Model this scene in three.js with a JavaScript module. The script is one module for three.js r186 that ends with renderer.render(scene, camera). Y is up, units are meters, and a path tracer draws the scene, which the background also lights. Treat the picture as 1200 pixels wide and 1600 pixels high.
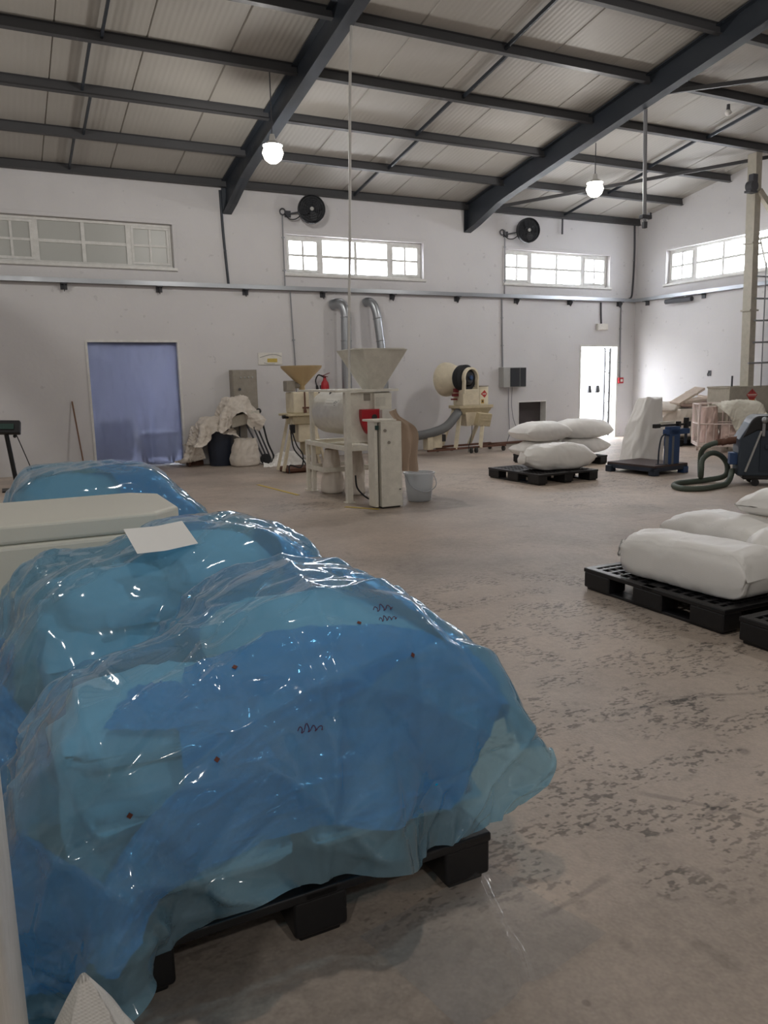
import * as THREE from 'three';
import { RoundedBoxGeometry } from 'three/addons/geometries/RoundedBoxGeometry.js';
import { mergeGeometries, mergeVertices, toCreasedNormals } from 'three/addons/utils/BufferGeometryUtils.js';

// ---------------------------------------------------------------- camera, sky, light, exposure
const scene = new THREE.Scene();
const camera = new THREE.PerspectiveCamera(2 * Math.atan(800 / 1202) * 180 / Math.PI, 1200 / 1600, 0.05, 200);
{
  const down = new THREE.Vector3(144, 7000, 1202).normalize();          // plumb line and the back wall's horizontal, seen in camera axes (x right, y down, z ahead)
  const east = new THREE.Vector3(2460, -257, 1202); east.addScaledVector(down, -east.dot(down)).normalize();
  const up = down.clone().negate(), south = new THREE.Vector3().crossVectors(east, up);
  const w = (x, y, z) => new THREE.Vector3(east.x * x + east.y * y + east.z * z, up.x * x + up.y * y + up.z * z, south.x * x + south.y * y + south.z * z);
  const m = new THREE.Matrix4().makeBasis(w(1, 0, 0), w(0, -1, 0), w(0, 0, -1));
  camera.quaternion.setFromRotationMatrix(m); camera.position.set(0, 1.5, 0);
}
const renderer = new THREE.WebGLRenderer({ antialias: true });
renderer.toneMapping = THREE.LinearToneMapping;
renderer.toneMappingExposure = 1.0;
renderer.shadowMap.enabled = true;
scene.background = new THREE.Color(0.88, 0.92, 1.0);                     // bright overcast sky
scene.backgroundIntensity = 20;
const LAMP_CD = 9, LAMP_COLOR = new THREE.Color(1.0, 0.97, 0.93);       // the hall's hanging lamps, each built with its own light
const LAMPS = [                                                           // x, y, z, height of the hook
  [3.69, 4.58, -10.65, 5.6], [9.36, 4.6, -10.65, 5.33], [-1.95, 4.58, -10.65, 5.6],
  [1.3, 4.8, -2.3, 6.9], [7.6, 4.8, -4.6, 6.6], [1.2, 4.6, 3.0, 5.8], [-2.4, 4.6, 2.2, 6.0],
];

// ---------------------------------------------------------------- helpers
let seed = 7;
const rnd = () => { seed = (seed * 1664525 + 1013904223) >>> 0; return seed / 4294967296; };
const V = (x, y, z) => new THREE.Vector3(x, y, z);
const { sin, cos, abs, sqrt, pow, min, max, PI, floor, hypot, atan2, exp, sign } = Math;
const clamp = (x, a = 0, b = 1) => x < a ? a : x > b ? b : x;
const mix = (a, b, t) => a + (b - a) * t;
const sm = (a, b, x) => { const t = clamp((x - a) / (b - a)); return t * t * (3 - 2 * t); };
const h3 = (x, y, z) => { let n = (x * 374761393 + y * 668265263 + z * 2147483647) | 0; n = Math.imul(n ^ (n >>> 13), 1274126177); n = Math.imul(n ^ (n >>> 16), 1103515245); return ((n ^ (n >>> 15)) >>> 0) / 4294967296; };
function noise(x, y, z = 0) {
  const i = floor(x), j = floor(y), k = floor(z); let u = x - i, v = y - j, w = z - k;
  u = u * u * (3 - 2 * u); v = v * v * (3 - 2 * v); w = w * w * (3 - 2 * w);
  const L = (kk) => mix(mix(h3(i, j, kk), h3(i + 1, j, kk), u), mix(h3(i, j + 1, kk), h3(i + 1, j + 1, kk), u), v);
  return w === 0 ? L(k) : mix(L(k), L(k + 1), w);
}
const fbm = (x, y, z = 0, o = 4) => { let s = 0, a = 0.5, n = 0; for (let i = 0; i < o; i++) { s += a * noise(x, y, z); n += a; a *= 0.5; x = x * 2.03 + 17.1; y = y * 2.03 + 5.7; z = z ? z * 2.03 + 3.3 : 0; } return s / n; };
const ridge = (x, y, z) => 1 - abs(2 * noise(x, y, z) - 1);

const used = {};
function numbered(n) { const k = used[n] = (used[n] ?? -1) + 1; return k ? `${n}_${String(k).padStart(3, '0')}` : n; }
function uvMetres(g) {                                                     // uv in metres, by the way each face looks
  g.computeBoundingBox(); const p = g.attributes.position, n = g.attributes.normal, uv = new Float32Array(p.count * 2);
  for (let i = 0; i < p.count; i++) {
    const ax = abs(n.getX(i)), ay = abs(n.getY(i)), az = abs(n.getZ(i));
    const [a, b] = ax > ay && ax > az ? [p.getZ(i), p.getY(i)] : ay > az ? [p.getX(i), p.getZ(i)] : [p.getX(i), p.getY(i)];
    uv[2 * i] = a; uv[2 * i + 1] = b;
  }
  g.setAttribute('uv', new THREE.BufferAttribute(uv, 2)); return g;
}
function join(geos, keepUv) {
  const list = (Array.isArray(geos) ? geos : [geos]).flat().map((g) => {
    g = g.index ? g.toNonIndexed() : g.clone();
    for (const k of Object.keys(g.attributes)) if (!['position', 'normal', 'uv'].includes(k)) g.deleteAttribute(k);
    if (!g.attributes.normal) g.computeVertexNormals();
    if (!keepUv) uvMetres(g);
    return g;
  });
  return list.length === 1 ? list[0] : mergeGeometries(list);
}
function tag(o, label, category, group, kind) { Object.assign(o.userData, { label, category }); if (group) o.userData.group = group; if (kind) o.userData.kind = kind; return o; }
const origin = new Map();
function thing(name, label, category, [x, y, z] = [0, 0, 0], group) {       // a Group at the thing's base; its parts are given in world metres
  const o = new THREE.Group(); o.name = numbered(name); o.position.set(x, y, z); origin.set(o, V(x, y, z)); scene.add(o);
  return tag(o, label, category, group);
}
function setting(name, pos = [0, 0, 0]) { const o = new THREE.Group(); o.name = name; o.position.set(...pos); origin.set(o, V(...pos)); o.userData.kind = 'structure'; scene.add(o); return o; }
function part(name, geos, mat, parent, label, keepUv) {
  const g = join(geos, keepUv), at = origin.get(parent); if (at) g.translate(-at.x, -at.y, -at.z);
  const m = new THREE.Mesh(g, mat); m.castShadow = m.receiveShadow = true; if (at) origin.set(m, at);
  m.name = name; if (label) m.userData.label = label; parent.add(m); return m;
}
function solo(name, label, category, geos, mat, pos = [0, 0, 0], group, keepUv) { // a thing that is one mesh
  const g = join(geos, keepUv); g.translate(-pos[0], -pos[1], -pos[2]);
  const m = new THREE.Mesh(g, mat); m.castShadow = m.receiveShadow = true; m.name = numbered(name); m.position.set(...pos); origin.set(m, V(...pos)); scene.add(m);
  return tag(m, label, category, group);
}
function copyOf(o, [x, y, z], turn, label, group) {
  const c = o.clone(); c.name = numbered(o.name.replace(/_\d{3}$/, '')); c.position.set(x, y, z); if (turn !== undefined) c.rotation.y = turn; scene.add(c);
  c.userData = { ...o.userData, label }; if (group) c.userData.group = group; return c;
}
// shapes
const B = (x0, x1, y0, y1, z0, z1, r = 0) => { const w = x1 - x0, h = y1 - y0, d = z1 - z0; return (r ? new RoundedBoxGeometry(w, h, d, 2, min(r, w / 2.01, h / 2.01, d / 2.01)) : new THREE.BoxGeometry(w, h, d)).translate((x0 + x1) / 2, (y0 + y1) / 2, (z0 + z1) / 2); };
const C = (w, h, d, r = 0) => (r ? new RoundedBoxGeometry(w, h, d, 2, r) : new THREE.BoxGeometry(w, h, d));
const at = (g, x, y, z, rx = 0, ry = 0, rz = 0) => g.applyMatrix4(new THREE.Matrix4().compose(V(x, y, z), new THREE.Quaternion().setFromEuler(new THREE.Euler(rx, ry, rz)), V(1, 1, 1)));
function T(a, b, r, n = 10, r2 = r) { const d = b.clone().sub(a), l = d.length(), g = new THREE.CylinderGeometry(r2, r, l, n); g.translate(0, l / 2, 0).applyQuaternion(new THREE.Quaternion().setFromUnitVectors(V(0, 1, 0), d.normalize())).translate(a.x, a.y, a.z); return g; }
function bar(a, b, w, h) { const d = b.clone().sub(a), l = d.length(); d.normalize(); const m = new THREE.Matrix4().lookAt(a, b, V(0, 1, 0)); return new THREE.BoxGeometry(w, h, l).applyMatrix4(m).translate((a.x + b.x) / 2, (a.y + b.y) / 2, (a.z + b.z) / 2); }
const TU = (pts, r, n = 40, k = 8) => new THREE.TubeGeometry(new THREE.CatmullRomCurve3(pts.map((p) => V(...p)), false, 'centripetal'), n, r, k);
const LA = (pts, n = 32) => toCreasedNormals(new THREE.LatheGeometry(pts.map(([x, y]) => new THREE.Vector2(x, y)), n), 0.6);
function frameXY(x0, x1, y0, y1, w, z0, z1, r = 0.004) { return [B(x0, x1, y0, y0 + w, z0, z1, r), B(x0, x1, y1 - w, y1, z0, z1, r), B(x0, x0 + w, y0 + w, y1 - w, z0, z1, r), B(x1 - w, x1, y0 + w, y1 - w, z0, z1, r)]; }

// textures
function tex(n, f, srgb, rep = 1) {
  const a = new Uint8Array(n * n * 4);
  for (let j = 0; j < n; j++) for (let i = 0; i < n; i++) { const c = f(i / n, j / n), o = 4 * (j * n + i); a[o] = clamp(c[0]) * 255; a[o + 1] = clamp(c[1]) * 255; a[o + 2] = clamp(c[2]) * 255; a[o + 3] = 255; }
  const t = new THREE.DataTexture(a, n, n); t.wrapS = t.wrapT = THREE.RepeatWrapping; t.magFilter = THREE.LinearFilter; t.repeat.set(rep, rep); if (srgb) t.colorSpace = THREE.SRGBColorSpace; t.needsUpdate = true; return t;
}
function tile(f) { return (u, v) => { const a = sm(0, 0.2, u), b = sm(0, 0.2, v); const q = (x, y) => f(x, y); return mix(mix(q(u + 1, v + 1), q(u, v + 1), a), mix(q(u + 1, v), q(u, v), a), b); }; } // no seam
const grey = (v) => [v, v, v];
function canvasTex(w, h, draw) { const c = document.createElement('canvas'); c.width = w; c.height = h; draw(c.getContext('2d'), w, h); const t = new THREE.CanvasTexture(c); t.colorSpace = THREE.SRGBColorSpace; return t; }
const weave = tex(256, (u, v) => { const s = 40; return grey(0.5 + 0.25 * sin(u * 2 * PI * s) * (floor(v * s * 2) % 2 ? 1 : -1) + 0.25 * sin(v * 2 * PI * s)); }, false, 4);
const blotN = tile((x, y) => fbm(x * 6, y * 6, 0.5, 5));
const blot = tex(256, (u, v) => grey(0.72 + 0.5 * (blotN(u, v) - 0.3)), false, 0.7);
const specks = tile((x, y) => 0.75 * fbm(x * 14, y * 14, 2.2, 4) + 0.25 * noise(x * 90, y * 90, 4.5));
const dirt = tex(512, (u, v) => { const n = specks(u, v); return [0.885 + 0.16 * n, 0.88 + 0.16 * n, 0.865 + 0.17 * n]; }, true, 1.1);
const bumps = tex(512, (u, v) => grey(specks(u, v)), false, 0.8);

const std = (hex, roughness = 0.6, o = {}) => new THREE.MeshStandardMaterial({ color: hex, roughness, ...o });
const phy = (hex, roughness, o = {}) => new THREE.MeshPhysicalMaterial({ color: hex, roughness, ...o });
const wallN = tile((x, y) => fbm(x * 5, y * 5, 1.5, 5)), wallF = tile((x, y) => fbm(x * 40, y * 40, 9.5, 3));
const plasterMap = tex(1024, (u, v) => { const n = wallN(u, v), f = wallF(u, v), s = f > 0.74 ? 0.05 : 0; return [0.832 + 0.06 * (n - 0.5) - s, 0.824 + 0.06 * (n - 0.5) - s, 0.826 + 0.055 * (n - 0.5) - s]; }, true, 0.25);
const plasterBump = tex(512, (u, v) => grey(0.6 * wallN(u, v) + 0.4 * wallF(u, v)), false, 0.5);
const ribs = tex(256, (u) => grey(0.5 + 0.5 * sin(u * 2 * PI * 14)), false, 1 / 1.07);
const M = {
  plaster: std(0xffffff, 0.85, { map: plasterMap, bumpMap: plasterBump, bumpScale: 0.004 }),
  roof: std(0xb0aca5, 0.55, { bumpMap: ribs, bumpScale: 0.002 }),
  steel: std(0x48484a, 0.6, { roughnessMap: blot }), steelDark: std(0x30363e, 0.55, { roughnessMap: blot }),
  zinc: std(0xa4a7ab, 0.38, { metalness: 0.75, roughnessMap: blot }), pipe: std(0x8b8c90, 0.55), darkPipe: std(0x4a4b50, 0.6),
  whiteFrame: std(0xe2e2e0, 0.5, { map: dirt }), greyPane: std(0xb4b5b0, 0.35), glass: phy(0xffffff, 0.03, { transmission: 1, thickness: 0, ior: 1.45 }),
  black: std(0x17171a, 0.5, { roughnessMap: blot }), rubber: std(0x222326, 0.75), fan: std(0x2c2e33, 0.5),
  lamp: std(0xffffff, 0.4, { emissive: 0xfff6e8, emissiveIntensity: 6 }), white: std(0xe9e7e2, 0.45, { map: dirt }), socket: std(0xd6d4cf, 0.4),
  cream: std(0xe2d8c0, 0.5, { map: dirt }), creamDark: std(0xc8bc9e, 0.55, { map: dirt }), tan: std(0xcbb38a, 0.55, { map: dirt }),
  machine: std(0xece9df, 0.42, { map: dirt }), brushed: std(0xe4e3dd, 0.3, { map: dirt, metalness: 0.15 }), hopper: std(0xdedcd2, 0.45, { metalness: 0.15, map: dirt }),
  red: std(0xb3202c, 0.4), redDark: std(0x6e1f22, 0.6), darkSteel: std(0x3c3a38, 0.6, { map: dirt }), rust: std(0x6b4a3c, 0.8, { map: dirt }),
  panelGrey: std(0x9a948a, 0.55, { map: dirt }), boxGrey: std(0xa9a9a6, 0.45), boxDoor: std(0x35373c, 0.25), recess: std(0x4a4444, 0.8),
  binBlue: std(0x2a3242, 0.45), cloth: std(0xd8cfc4, 0.9, { bumpMap: weave, bumpScale: 0.001 }), brownCloth: std(0x9a8675, 0.95, { bumpMap: weave, bumpScale: 0.001 }), pinkCloth: std(0xd4bdb4, 0.9),
  sack: std(0xf7f5f1, 0.42, { bumpMap: weave, bumpScale: 0.0006 }), sackGrey: std(0xd2cec6, 0.65, { bumpMap: weave, bumpScale: 0.0006 }), sackInner: std(0xf3f4f2, 0.6), tarp: std(0xdedbd0, 0.7),
  tub: phy(0xe7e6da, 0.4), tubClear: phy(0xe9edf0, 0.35, { transmission: 0.55, thickness: 0 }), paper: std(0xf2f2f0, 0.8),
  film: phy(0xa6d7f0, 0.05, { transmission: 0.7, thickness: 0, ior: 1.6, side: THREE.DoubleSide }), filmDeep: phy(0x0cb6ec, 0.1, { transmission: 0.15, thickness: 0, ior: 1.5, side: THREE.DoubleSide }),
  curtain: phy(0xa4aed2, 0.35, { transmission: 0.6, thickness: 0, ior: 1.45, side: THREE.DoubleSide }),
  blue: std(0x2b4a78, 0.5, { map: dirt }), blueDark: std(0x2a3444, 0.55, { map: dirt }), vac: std(0x323c48, 0.6), hose: std(0x4d574d, 0.6), greyHose: std(0x6d6f70, 0.55),
  silo: std(0xbab5a8, 0.5, { map: dirt, metalness: 0.2 }), wood: std(0xd9cabd, 0.8, { map: dirt }), stick: std(0x7a5a44, 0.7), yellow: std(0xc9b15a, 0.8), bristle: std(0xc9b48c, 0.9),
  ground: std(0xd9d6d0, 0.9), ink: std(0x5a2038, 0.7), mark: std(0x6b3a2e, 0.7), greenDark: std(0x24433c, 0.6),
};

// ---------------------------------------------------------------- the hall
const BZ = -14.5, RX = 14.11, LX = -6.3, FZ = 8, SL = 0.165, RZ = -3.25;
const purlinY = (z) => 5.06 + SL * (z + 14.45), EAVE = purlinY(BZ) + 0.08, RIDGE = purlinY(RZ) + 0.08;
const backWin = [['window_1', 0.09, 3.08, 3.55, 4.3], ['window_2', 5.2, 8.2, 3.55, 4.27], ['window_3', 10.26, 13.25, 3.55, 4.27]];
const rect = (S, x0, x1, y0, y1) => { const p = new S(); p.moveTo(x0, y0); p.lineTo(x1, y0); p.lineTo(x1, y1); p.lineTo(x0, y1); p.closePath(); return p; };
{
  const s = rect(THREE.Shape, LX - 0.25, RX + 0.25, -0.2, EAVE + 0.05);
  for (const [, x0, x1, y0, y1] of backWin) s.holes.push(rect(THREE.Path, x0, x1, y0, y1));
  s.holes.push(rect(THREE.Path, 1.48, 3.06, 0, 2.27), rect(THREE.Path, 12.43, 13.58, 0, 2.2), rect(THREE.Path, 10.65, 11.45, 0.36, 0.95));
  const w = part('wall_back', new THREE.ExtrudeGeometry(s, { depth: 0.25, bevelEnabled: false }).translate(0, 0, BZ - 0.25), M.plaster, setting('wall_back')); w.name = 'plaster';
  const g = new THREE.Shape(); g.moveTo(-FZ, -0.2); g.lineTo(-BZ, -0.2); g.lineTo(-BZ, EAVE + 0.05); g.lineTo(-RZ, RIDGE + 0.05); g.lineTo(-FZ, EAVE + 0.05); g.closePath();
  const gw = g.clone(); gw.holes.push(rect(THREE.Path, 10.58, 13.57, 3.55, 4.3));
  const turn = (geo, x) => geo.rotateY(PI / 2).translate(x, 0, 0);          // shape x runs along -z
  part('plaster', turn(new THREE.ExtrudeGeometry(gw, { depth: 0.25, bevelEnabled: false }), RX), M.plaster, setting('wall_right'));
  part('plaster', turn(new THREE.ExtrudeGeometry(g, { depth: 0.25, bevelEnabled: false }), LX - 0.25), M.plaster, setting('wall_left'));
  part('plaster', B(LX - 0.25, RX + 0.25, -0.2, EAVE + 0.05, FZ, FZ + 0.25), M.plaster, setting('wall_front'));
}
// floor: two slabs, one pattern that runs on from the near one into the far one
const cracks = [[[2.12, -3.75], [2.02, -2.95], [1.95, -2.54], [2.3, -2.47], [2.85, -2.41], [3.4, -2.2]], [[1.62, -2.6], [1.72, -2.2], [2.1, -1.75], [2.25, -1.5]], [[1.24, -1.55], [1.7, -1.62], [2.3, -1.75], [3.2, -1.7]]];
function nearCrack(x, z) { let d = 9; for (const c of cracks) for (let i = 1; i < c.length; i++) { const [ax, az] = c[i - 1], [bx, bz] = c[i], ux = bx - ax, uz = bz - az, t = clamp(((x - ax) * ux + (z - az) * uz) / (ux * ux + uz * uz)); d = min(d, hypot(x - ax - t * ux, z - az - t * uz)); } return d; }
const blobs = [[1.66, -1.83, 0.022], [1.93, -1.06, 0.03], [2.2, -1.2, 0.022], [1.14, -1.26, 0.012], [2.55, -1.95, 0.03]];
const cached = (f, step) => { const m = new Map(); const g = (i, j) => { const k = (i + 4096) * 16384 + j + 4096; let v = m.get(k); if (v === undefined) m.set(k, v = f(i * step, j * step)); return v; }; return (x, z) => { const u = x / step, w = z / step, i = floor(u), j = floor(w), a = u - i, b = w - j; return mix(mix(g(i, j), g(i + 1, j), a), mix(g(i, j + 1), g(i + 1, j + 1), a), b); }; };
const fBig = cached((x, z) => fbm(x * 0.42, z * 0.42, 3.5, 3), 0.1), fMid = cached((x, z) => fbm(x * 1.7 + 9, z * 1.7, 7.5, 4), 0.04), fWarm = cached((x, z) => fbm(x * 0.8 + 40, z * 0.8, 5.5, 3), 0.08);
const fWorn = cached((x, z) => sm(0.42, 0.6, fbm(x * 0.55 + 3, z * 0.55 + 8, 2.5, 3) + 0.34 * exp(-(pow((x - 2.9) / 1.1, 2) + pow((z + 3.0) / 1.1, 2))) - 0.3 * sm(-2.1, -1.3, z)), 0.08); // scuffed places
const fCrack = cached((x, z) => min(0.2, nearCrack(x + 0.03 * (noise(x * 6, z * 6) - 0.5), z + 0.03 * (noise(x * 6, z * 6, 5.5) - 0.5))), 0.01);
function floorColor(x, z) {
  const big = fBig(x, z), mid = fMid(x, z), fine = noise(x * 38, z * 38), grit = noise(x * 140, z * 140);
  let v = 0.36 + 0.30 * (big - 0.5) + 0.30 * (mid - 0.5) + 0.05 * (fine - 0.5) + 0.06 * (grit - 0.5);
  const warm = 0.5 + 1.6 * (fWarm(x, z) - 0.5), worn = fWorn(x, z);
  if (worn > 0.01) { const fleck = sm(0.56, 0.70, 0.62 * noise(x * 34 + 3 * mid, z * 80) + 0.38 * noise(x * 90, z * 150)) * sm(0.36, 0.56, noise(x * 6, z * 8)); v += 0.05 * worn - 0.21 * worn * fleck; }
  const c = x > 1 && x < 4 && z > -4 ? fCrack(x, z) : 9, w = 0.010 + 0.02 * noise(x * 7, z * 7);
  if (c < 0.05) v -= 0.11 * (1 - sm(w * 0.3, w, c)) * sm(0.25, 0.55, noise(x * 4.3, z * 4.3));
  for (const [bx, bz, r] of blobs) if (abs(x - bx) < 0.1 && abs(z - bz) < 0.1) v -= 0.12 * (1 - sm(r * 0.5, r * 1.1, hypot(x - bx, z - bz) + 0.012 * (noise(x * 40, z * 40) - 0.5)));
  const spot = noise(x * 11 + 50, z * 11); if (spot > 0.9) v -= 0.8 * (spot - 0.9);
  if (abs(x - 4.25) < 1.2 && abs(z + 8.75) < 1.6) { const m = sm(0, 0.06, 0.5 - max(abs(x - 4.35) - 0.25, abs(z + 8.75) - 0.75) - 0.1 * noise(x * 4, z * 4)); v -= 0.09 * m * (0.6 + 0.8 * noise(x * 8, z * 8)); } // oil and dust trodden in round the mixer
  v = clamp(v, 0.06, 0.8);
  return [v * (1.11 + 0.11 * warm), v * (0.965 + 0.02 * warm), v * (0.845 - 0.05 * warm)];
}
const toSrgb = (c) => c.map((x) => x <= 0.0031308 ? x * 12.92 : 1.055 * pow(x, 1 / 2.4) - 0.055);
function slab(x0, x1, z0, z1, n) {
  const t = tex(n, (u, v) => toSrgb(floorColor(mix(x0, x1, u), mix(z1, z0, v))), true), g = new THREE.BoxGeometry(x1 - x0, 0.2, z1 - z0).translate((x0 + x1) / 2, -0.1, (z0 + z1) / 2);
  t.wrapS = t.wrapT = THREE.ClampToEdgeWrapping;
  const p = g.attributes.position, uv = g.attributes.uv; for (let i = 0; i < p.count; i++) uv.setXY(i, (p.getX(i) - x0) / (x1 - x0), (z1 - p.getZ(i)) / (z1 - z0));
  const grain = bumps.clone(); grain.repeat.set((x1 - x0) * 1.3, (z1 - z0) * 1.3); grain.needsUpdate = true;
  return [g, std(0xffffff, 0.56, { map: t, bumpMap: grain, bumpScale: 0.004 })];
}
{
  const f = setting('floor');
  const near = slab(-0.6, 5.4, -6.5, -0.5, 2048), far = slab(LX, RX, -14.75, -6.5, 1536), side = slab(5.4, RX, -6.5, -0.5, 1024), rest = slab(LX, RX, -0.5, FZ, 256), left = slab(LX, -0.6, -6.5, -0.5, 256);
  for (const [g, m] of [near, far, side, rest, left]) part('floor_slab', g, m, f, undefined, true);
}
// roof: panels, purlins, rafters, sag rods
const roofC = setting('ceiling');
{
  const a = Math.atan(SL), up = (x, y, l, w, h, z, s) => at(C(w, h, l), x, y, z, -a * s, 0, 0);
  const L = (RZ - BZ + 0.2) / cos(a), zc = (RZ + BZ - 0.2) / 2, zc2 = (RZ + FZ + 0.2) / 2, L2 = (FZ - RZ + 0.2) / cos(a), yAt = (z) => purlinY(z < RZ ? z : 2 * RZ - z) + 0.075;
  for (let x = 2.1 - 1.07 * 8; x < RX + 0.3; x += 1.07) {
    const g = (l) => { const s = new THREE.Shape(); s.moveTo(-0.534, 0.08); s.lineTo(-0.534, 0.02); s.lineTo(-0.52, 0); s.lineTo(0.52, 0); s.lineTo(0.534, 0.02); s.lineTo(0.534, 0.08); s.closePath(); return new THREE.ExtrudeGeometry(s, { depth: l, bevelEnabled: false }).translate(0, 0, -l / 2); };
    part('roof_panel', at(g(L), x + 0.535, yAt(zc), zc, -a), M.roof, roofC);
    part('roof_panel', at(g(L2), x + 0.535, yAt(zc2), zc2, a), M.roof, roofC);
  }
  part('roof_deck', [up((LX + RX) / 2, yAt(zc) + 0.12, L + 0.3, RX - LX + 1.2, 0.06, zc, 1), up((LX + RX) / 2, yAt(zc2) + 0.12, L2 + 0.3, RX - LX + 1.2, 0.06, zc2, -1)], M.roof, roofC);
  const bays = [[LX, -1.1], [-1.1, 4.09], [4.09, 9.28], [9.28, RX]];
  const sec = (l) => { const s = new THREE.Shape(), h = 0.07, f = 0.035, t = 0.006; s.moveTo(-f, -h); s.lineTo(f, -h); s.lineTo(f, -h + t); s.lineTo(t / 2, -h + t); s.lineTo(t / 2, h - t); s.lineTo(f, h - t); s.lineTo(f, h); s.lineTo(-f, h); s.lineTo(-f, h - t); s.lineTo(-t / 2, h - t); s.lineTo(-t / 2, -h + t); s.lineTo(-f, -h + t); s.closePath(); return new THREE.ExtrudeGeometry(s, { depth: l, bevelEnabled: false }).rotateY(PI / 2); };
  const zs = []; for (let k = 0; k < 9; k++) zs.push(-14.43 + 1.259 * k);
  for (const z of [...zs, ...zs.map((z) => 2 * RZ - z)]) for (const [x0, x1] of bays) part('purlin', at(sec(x1 - x0 - 0.012).rotateX(z < RZ ? -a : a), x0 + 0.006, purlinY(z < RZ ? z : 2 * RZ - z), z), M.steel, roofC);
  for (const x of [-1.1, 4.09, 9.28]) for (const s of [1, -1]) {             // I beams, with a haunched foot at the wall
    const p = (d) => { const q = new THREE.Shape(); q.moveTo(d[0], d[1]); for (let i = 2; i < d.length; i += 2) q.lineTo(d[i], d[i + 1]); q.closePath(); return q; };
    const z0 = BZ + 0.01, top = (z) => purlinY(z) + 0.05, bot = (z) => purlinY(z) - 0.34 - 0.17 * (1 - sm(0, 1.5, z - BZ));
    const E = (pts, x0, x1) => new THREE.ExtrudeGeometry(p(pts), { depth: x1 - x0, bevelEnabled: false }).rotateY(-PI / 2).translate(x1, 0, 0); // shape x = z
    const run = (f, t) => { const zz = [z0, z0 + 0.4, z0 + 0.8, z0 + 1.2, z0 + 1.6, RZ], o = []; for (const z of zz) o.push(z, f(z)); for (const z of zz.reverse()) o.push(z, f(z) + t); return o; };
    const web = []; { const zz = [z0, z0 + 0.4, z0 + 0.8, z0 + 1.2, z0 + 1.6, RZ]; for (const z of zz) web.push(z, bot(z)); for (const z of zz.reverse()) web.push(z, top(z)); }
    let gs = [E(run(top, -0.016), x - 0.085, x + 0.085), E(run(bot, 0.016), x - 0.085, x + 0.085), E(web, x - 0.006, x + 0.006), B(x - 0.085, x + 0.085, bot(z0), top(z0) - 0.02, z0, z0 + 0.016)];
    if (s < 0) gs = gs.map((g) => g.rotateY(PI).translate(2 * x, 0, 2 * RZ));
    part('rafter', gs, M.steelDark, roofC);
  }
  for (const x of [1.5, 6.69, 11.88, -3.7]) for (let k = 0; k < 8; k++) { const dx = k % 2 ? 0.06 : -0.06; part('sag_rod', bar(V(x + dx, purlinY(zs[k]) + 0.01, zs[k]), V(x + dx, purlinY(zs[k + 1]) + 0.01, zs[k + 1]), 0.03, 0.05), M.steelDark, roofC); }
  const under = (x, z) => V(x, purlinY(z) - 0.1, z);
  part('wind_brace', bar(under(9.5, -14.3), under(13.95, -10.55), 0.05, 0.06), M.steel, roofC); part('wind_brace', bar(under(9.45, -9.6), under(14.0, -6.9), 0.05, 0.06), M.steel, roofC);
}
// high windows
function highWindow(name, x0, x1, y0, y1, pane, flip, openLast) {
  const o = setting(name), put = flip ? (g) => g.rotateY(-PI / 2).translate(RX + BZ * 0, 0, 0) : (g) => g; // given in wall coordinates: x along, z out of the wall
  const Z = flip ? 0 : BZ, G = (gs) => gs.flat().map((g) => flip ? g.rotateY(-PI / 2).translate(RX, 0, 0) : g);
  const w = (x1 - x0) / 4, zi = Z - 0.12;
  part('surround', G([frameXY(x0 - 0.06, x1 + 0.06, y0 - 0.06, y1 + 0.06, 0.062, Z - 0.02, Z + 0.022)]), M.plaster, o);
  part('window_frame', G([frameXY(x0, x1, y0, y1, 0.05, zi - 0.03, zi + 0.03), [1, 2, 3].map((k) => B(x0 + k * w - (k === 2 ? 0.03 : 0.042), x0 + k * w + (k === 2 ? 0.03 : 0.042), y0 + 0.05, y1 - 0.05, zi - 0.028, zi + 0.028)), B(x0 + w + 0.04, x0 + 3 * w - 0.04, (y0 + y1) / 2 - 0.026, (y0 + y1) / 2 + 0.026, zi - 0.02, zi + 0.02)]), M.whiteFrame, o);
  part('window_sill', G([B(x0 - 0.05, x1 + 0.05, y0 - 0.05, y0, Z - 0.1, Z + 0.05, 0.006)]), M.whiteFrame, o);
  const my = (y0 + y1) / 2;
  for (const [a, b] of [[x0 + w + 0.04, x0 + 2 * w - 0.03], [x0 + 2 * w + 0.03, x0 + 3 * w - 0.04]]) for (const [c, d] of [[y0 + 0.05, my - 0.026], [my + 0.026, y1 - 0.05]]) part('pane', G([B(a, b, c, d, zi - 0.003, zi + 0.003)]), pane, o);
  for (const k of [0, 3]) {                                                // the end lights are small casements of four panes
    const a = x0 + k * w + (k ? 0.042 : 0.052), b = x0 + (k + 1) * w - (k ? 0.052 : 0.042), c = y0 + 0.052, d = y1 - 0.052, q = 0.045, mx = (a + b) / 2, zo = zi + 0.012;
    const tilt = (g) => openLast && k === 3 ? g.translate(0, -c, -zo).rotateX(0.42).translate(0, c - 0.05, zo + 0.05) : g;
    const cs = part('casement', G([[...frameXY(a, b, c, d, q, zo - 0.025, zo + 0.025), B(mx - 0.02, mx + 0.02, c + q, d - q, zo - 0.02, zo + 0.02), B(a + q, b - q, my - 0.02, my + 0.02, zo - 0.018, zo + 0.018)].map(tilt)]), M.whiteFrame, o);
    for (const [e, f] of [[a + q, mx - 0.02], [mx + 0.02, b - q]]) for (const [g, h] of [[c + q, my - 0.02], [my + 0.02, d - q]]) part('pane', G([tilt(B(e, f, g, h, zo - 0.003, zo + 0.003))]), pane, cs);
  }
  return o;
}
highWindow(...backWin[0], M.greyPane); highWindow(...backWin[1], M.glass); highWindow(...backWin[2], M.glass);
highWindow('window_4', -13.57, -10.58, 3.55, 4.3, M.glass, true, true);
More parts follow.
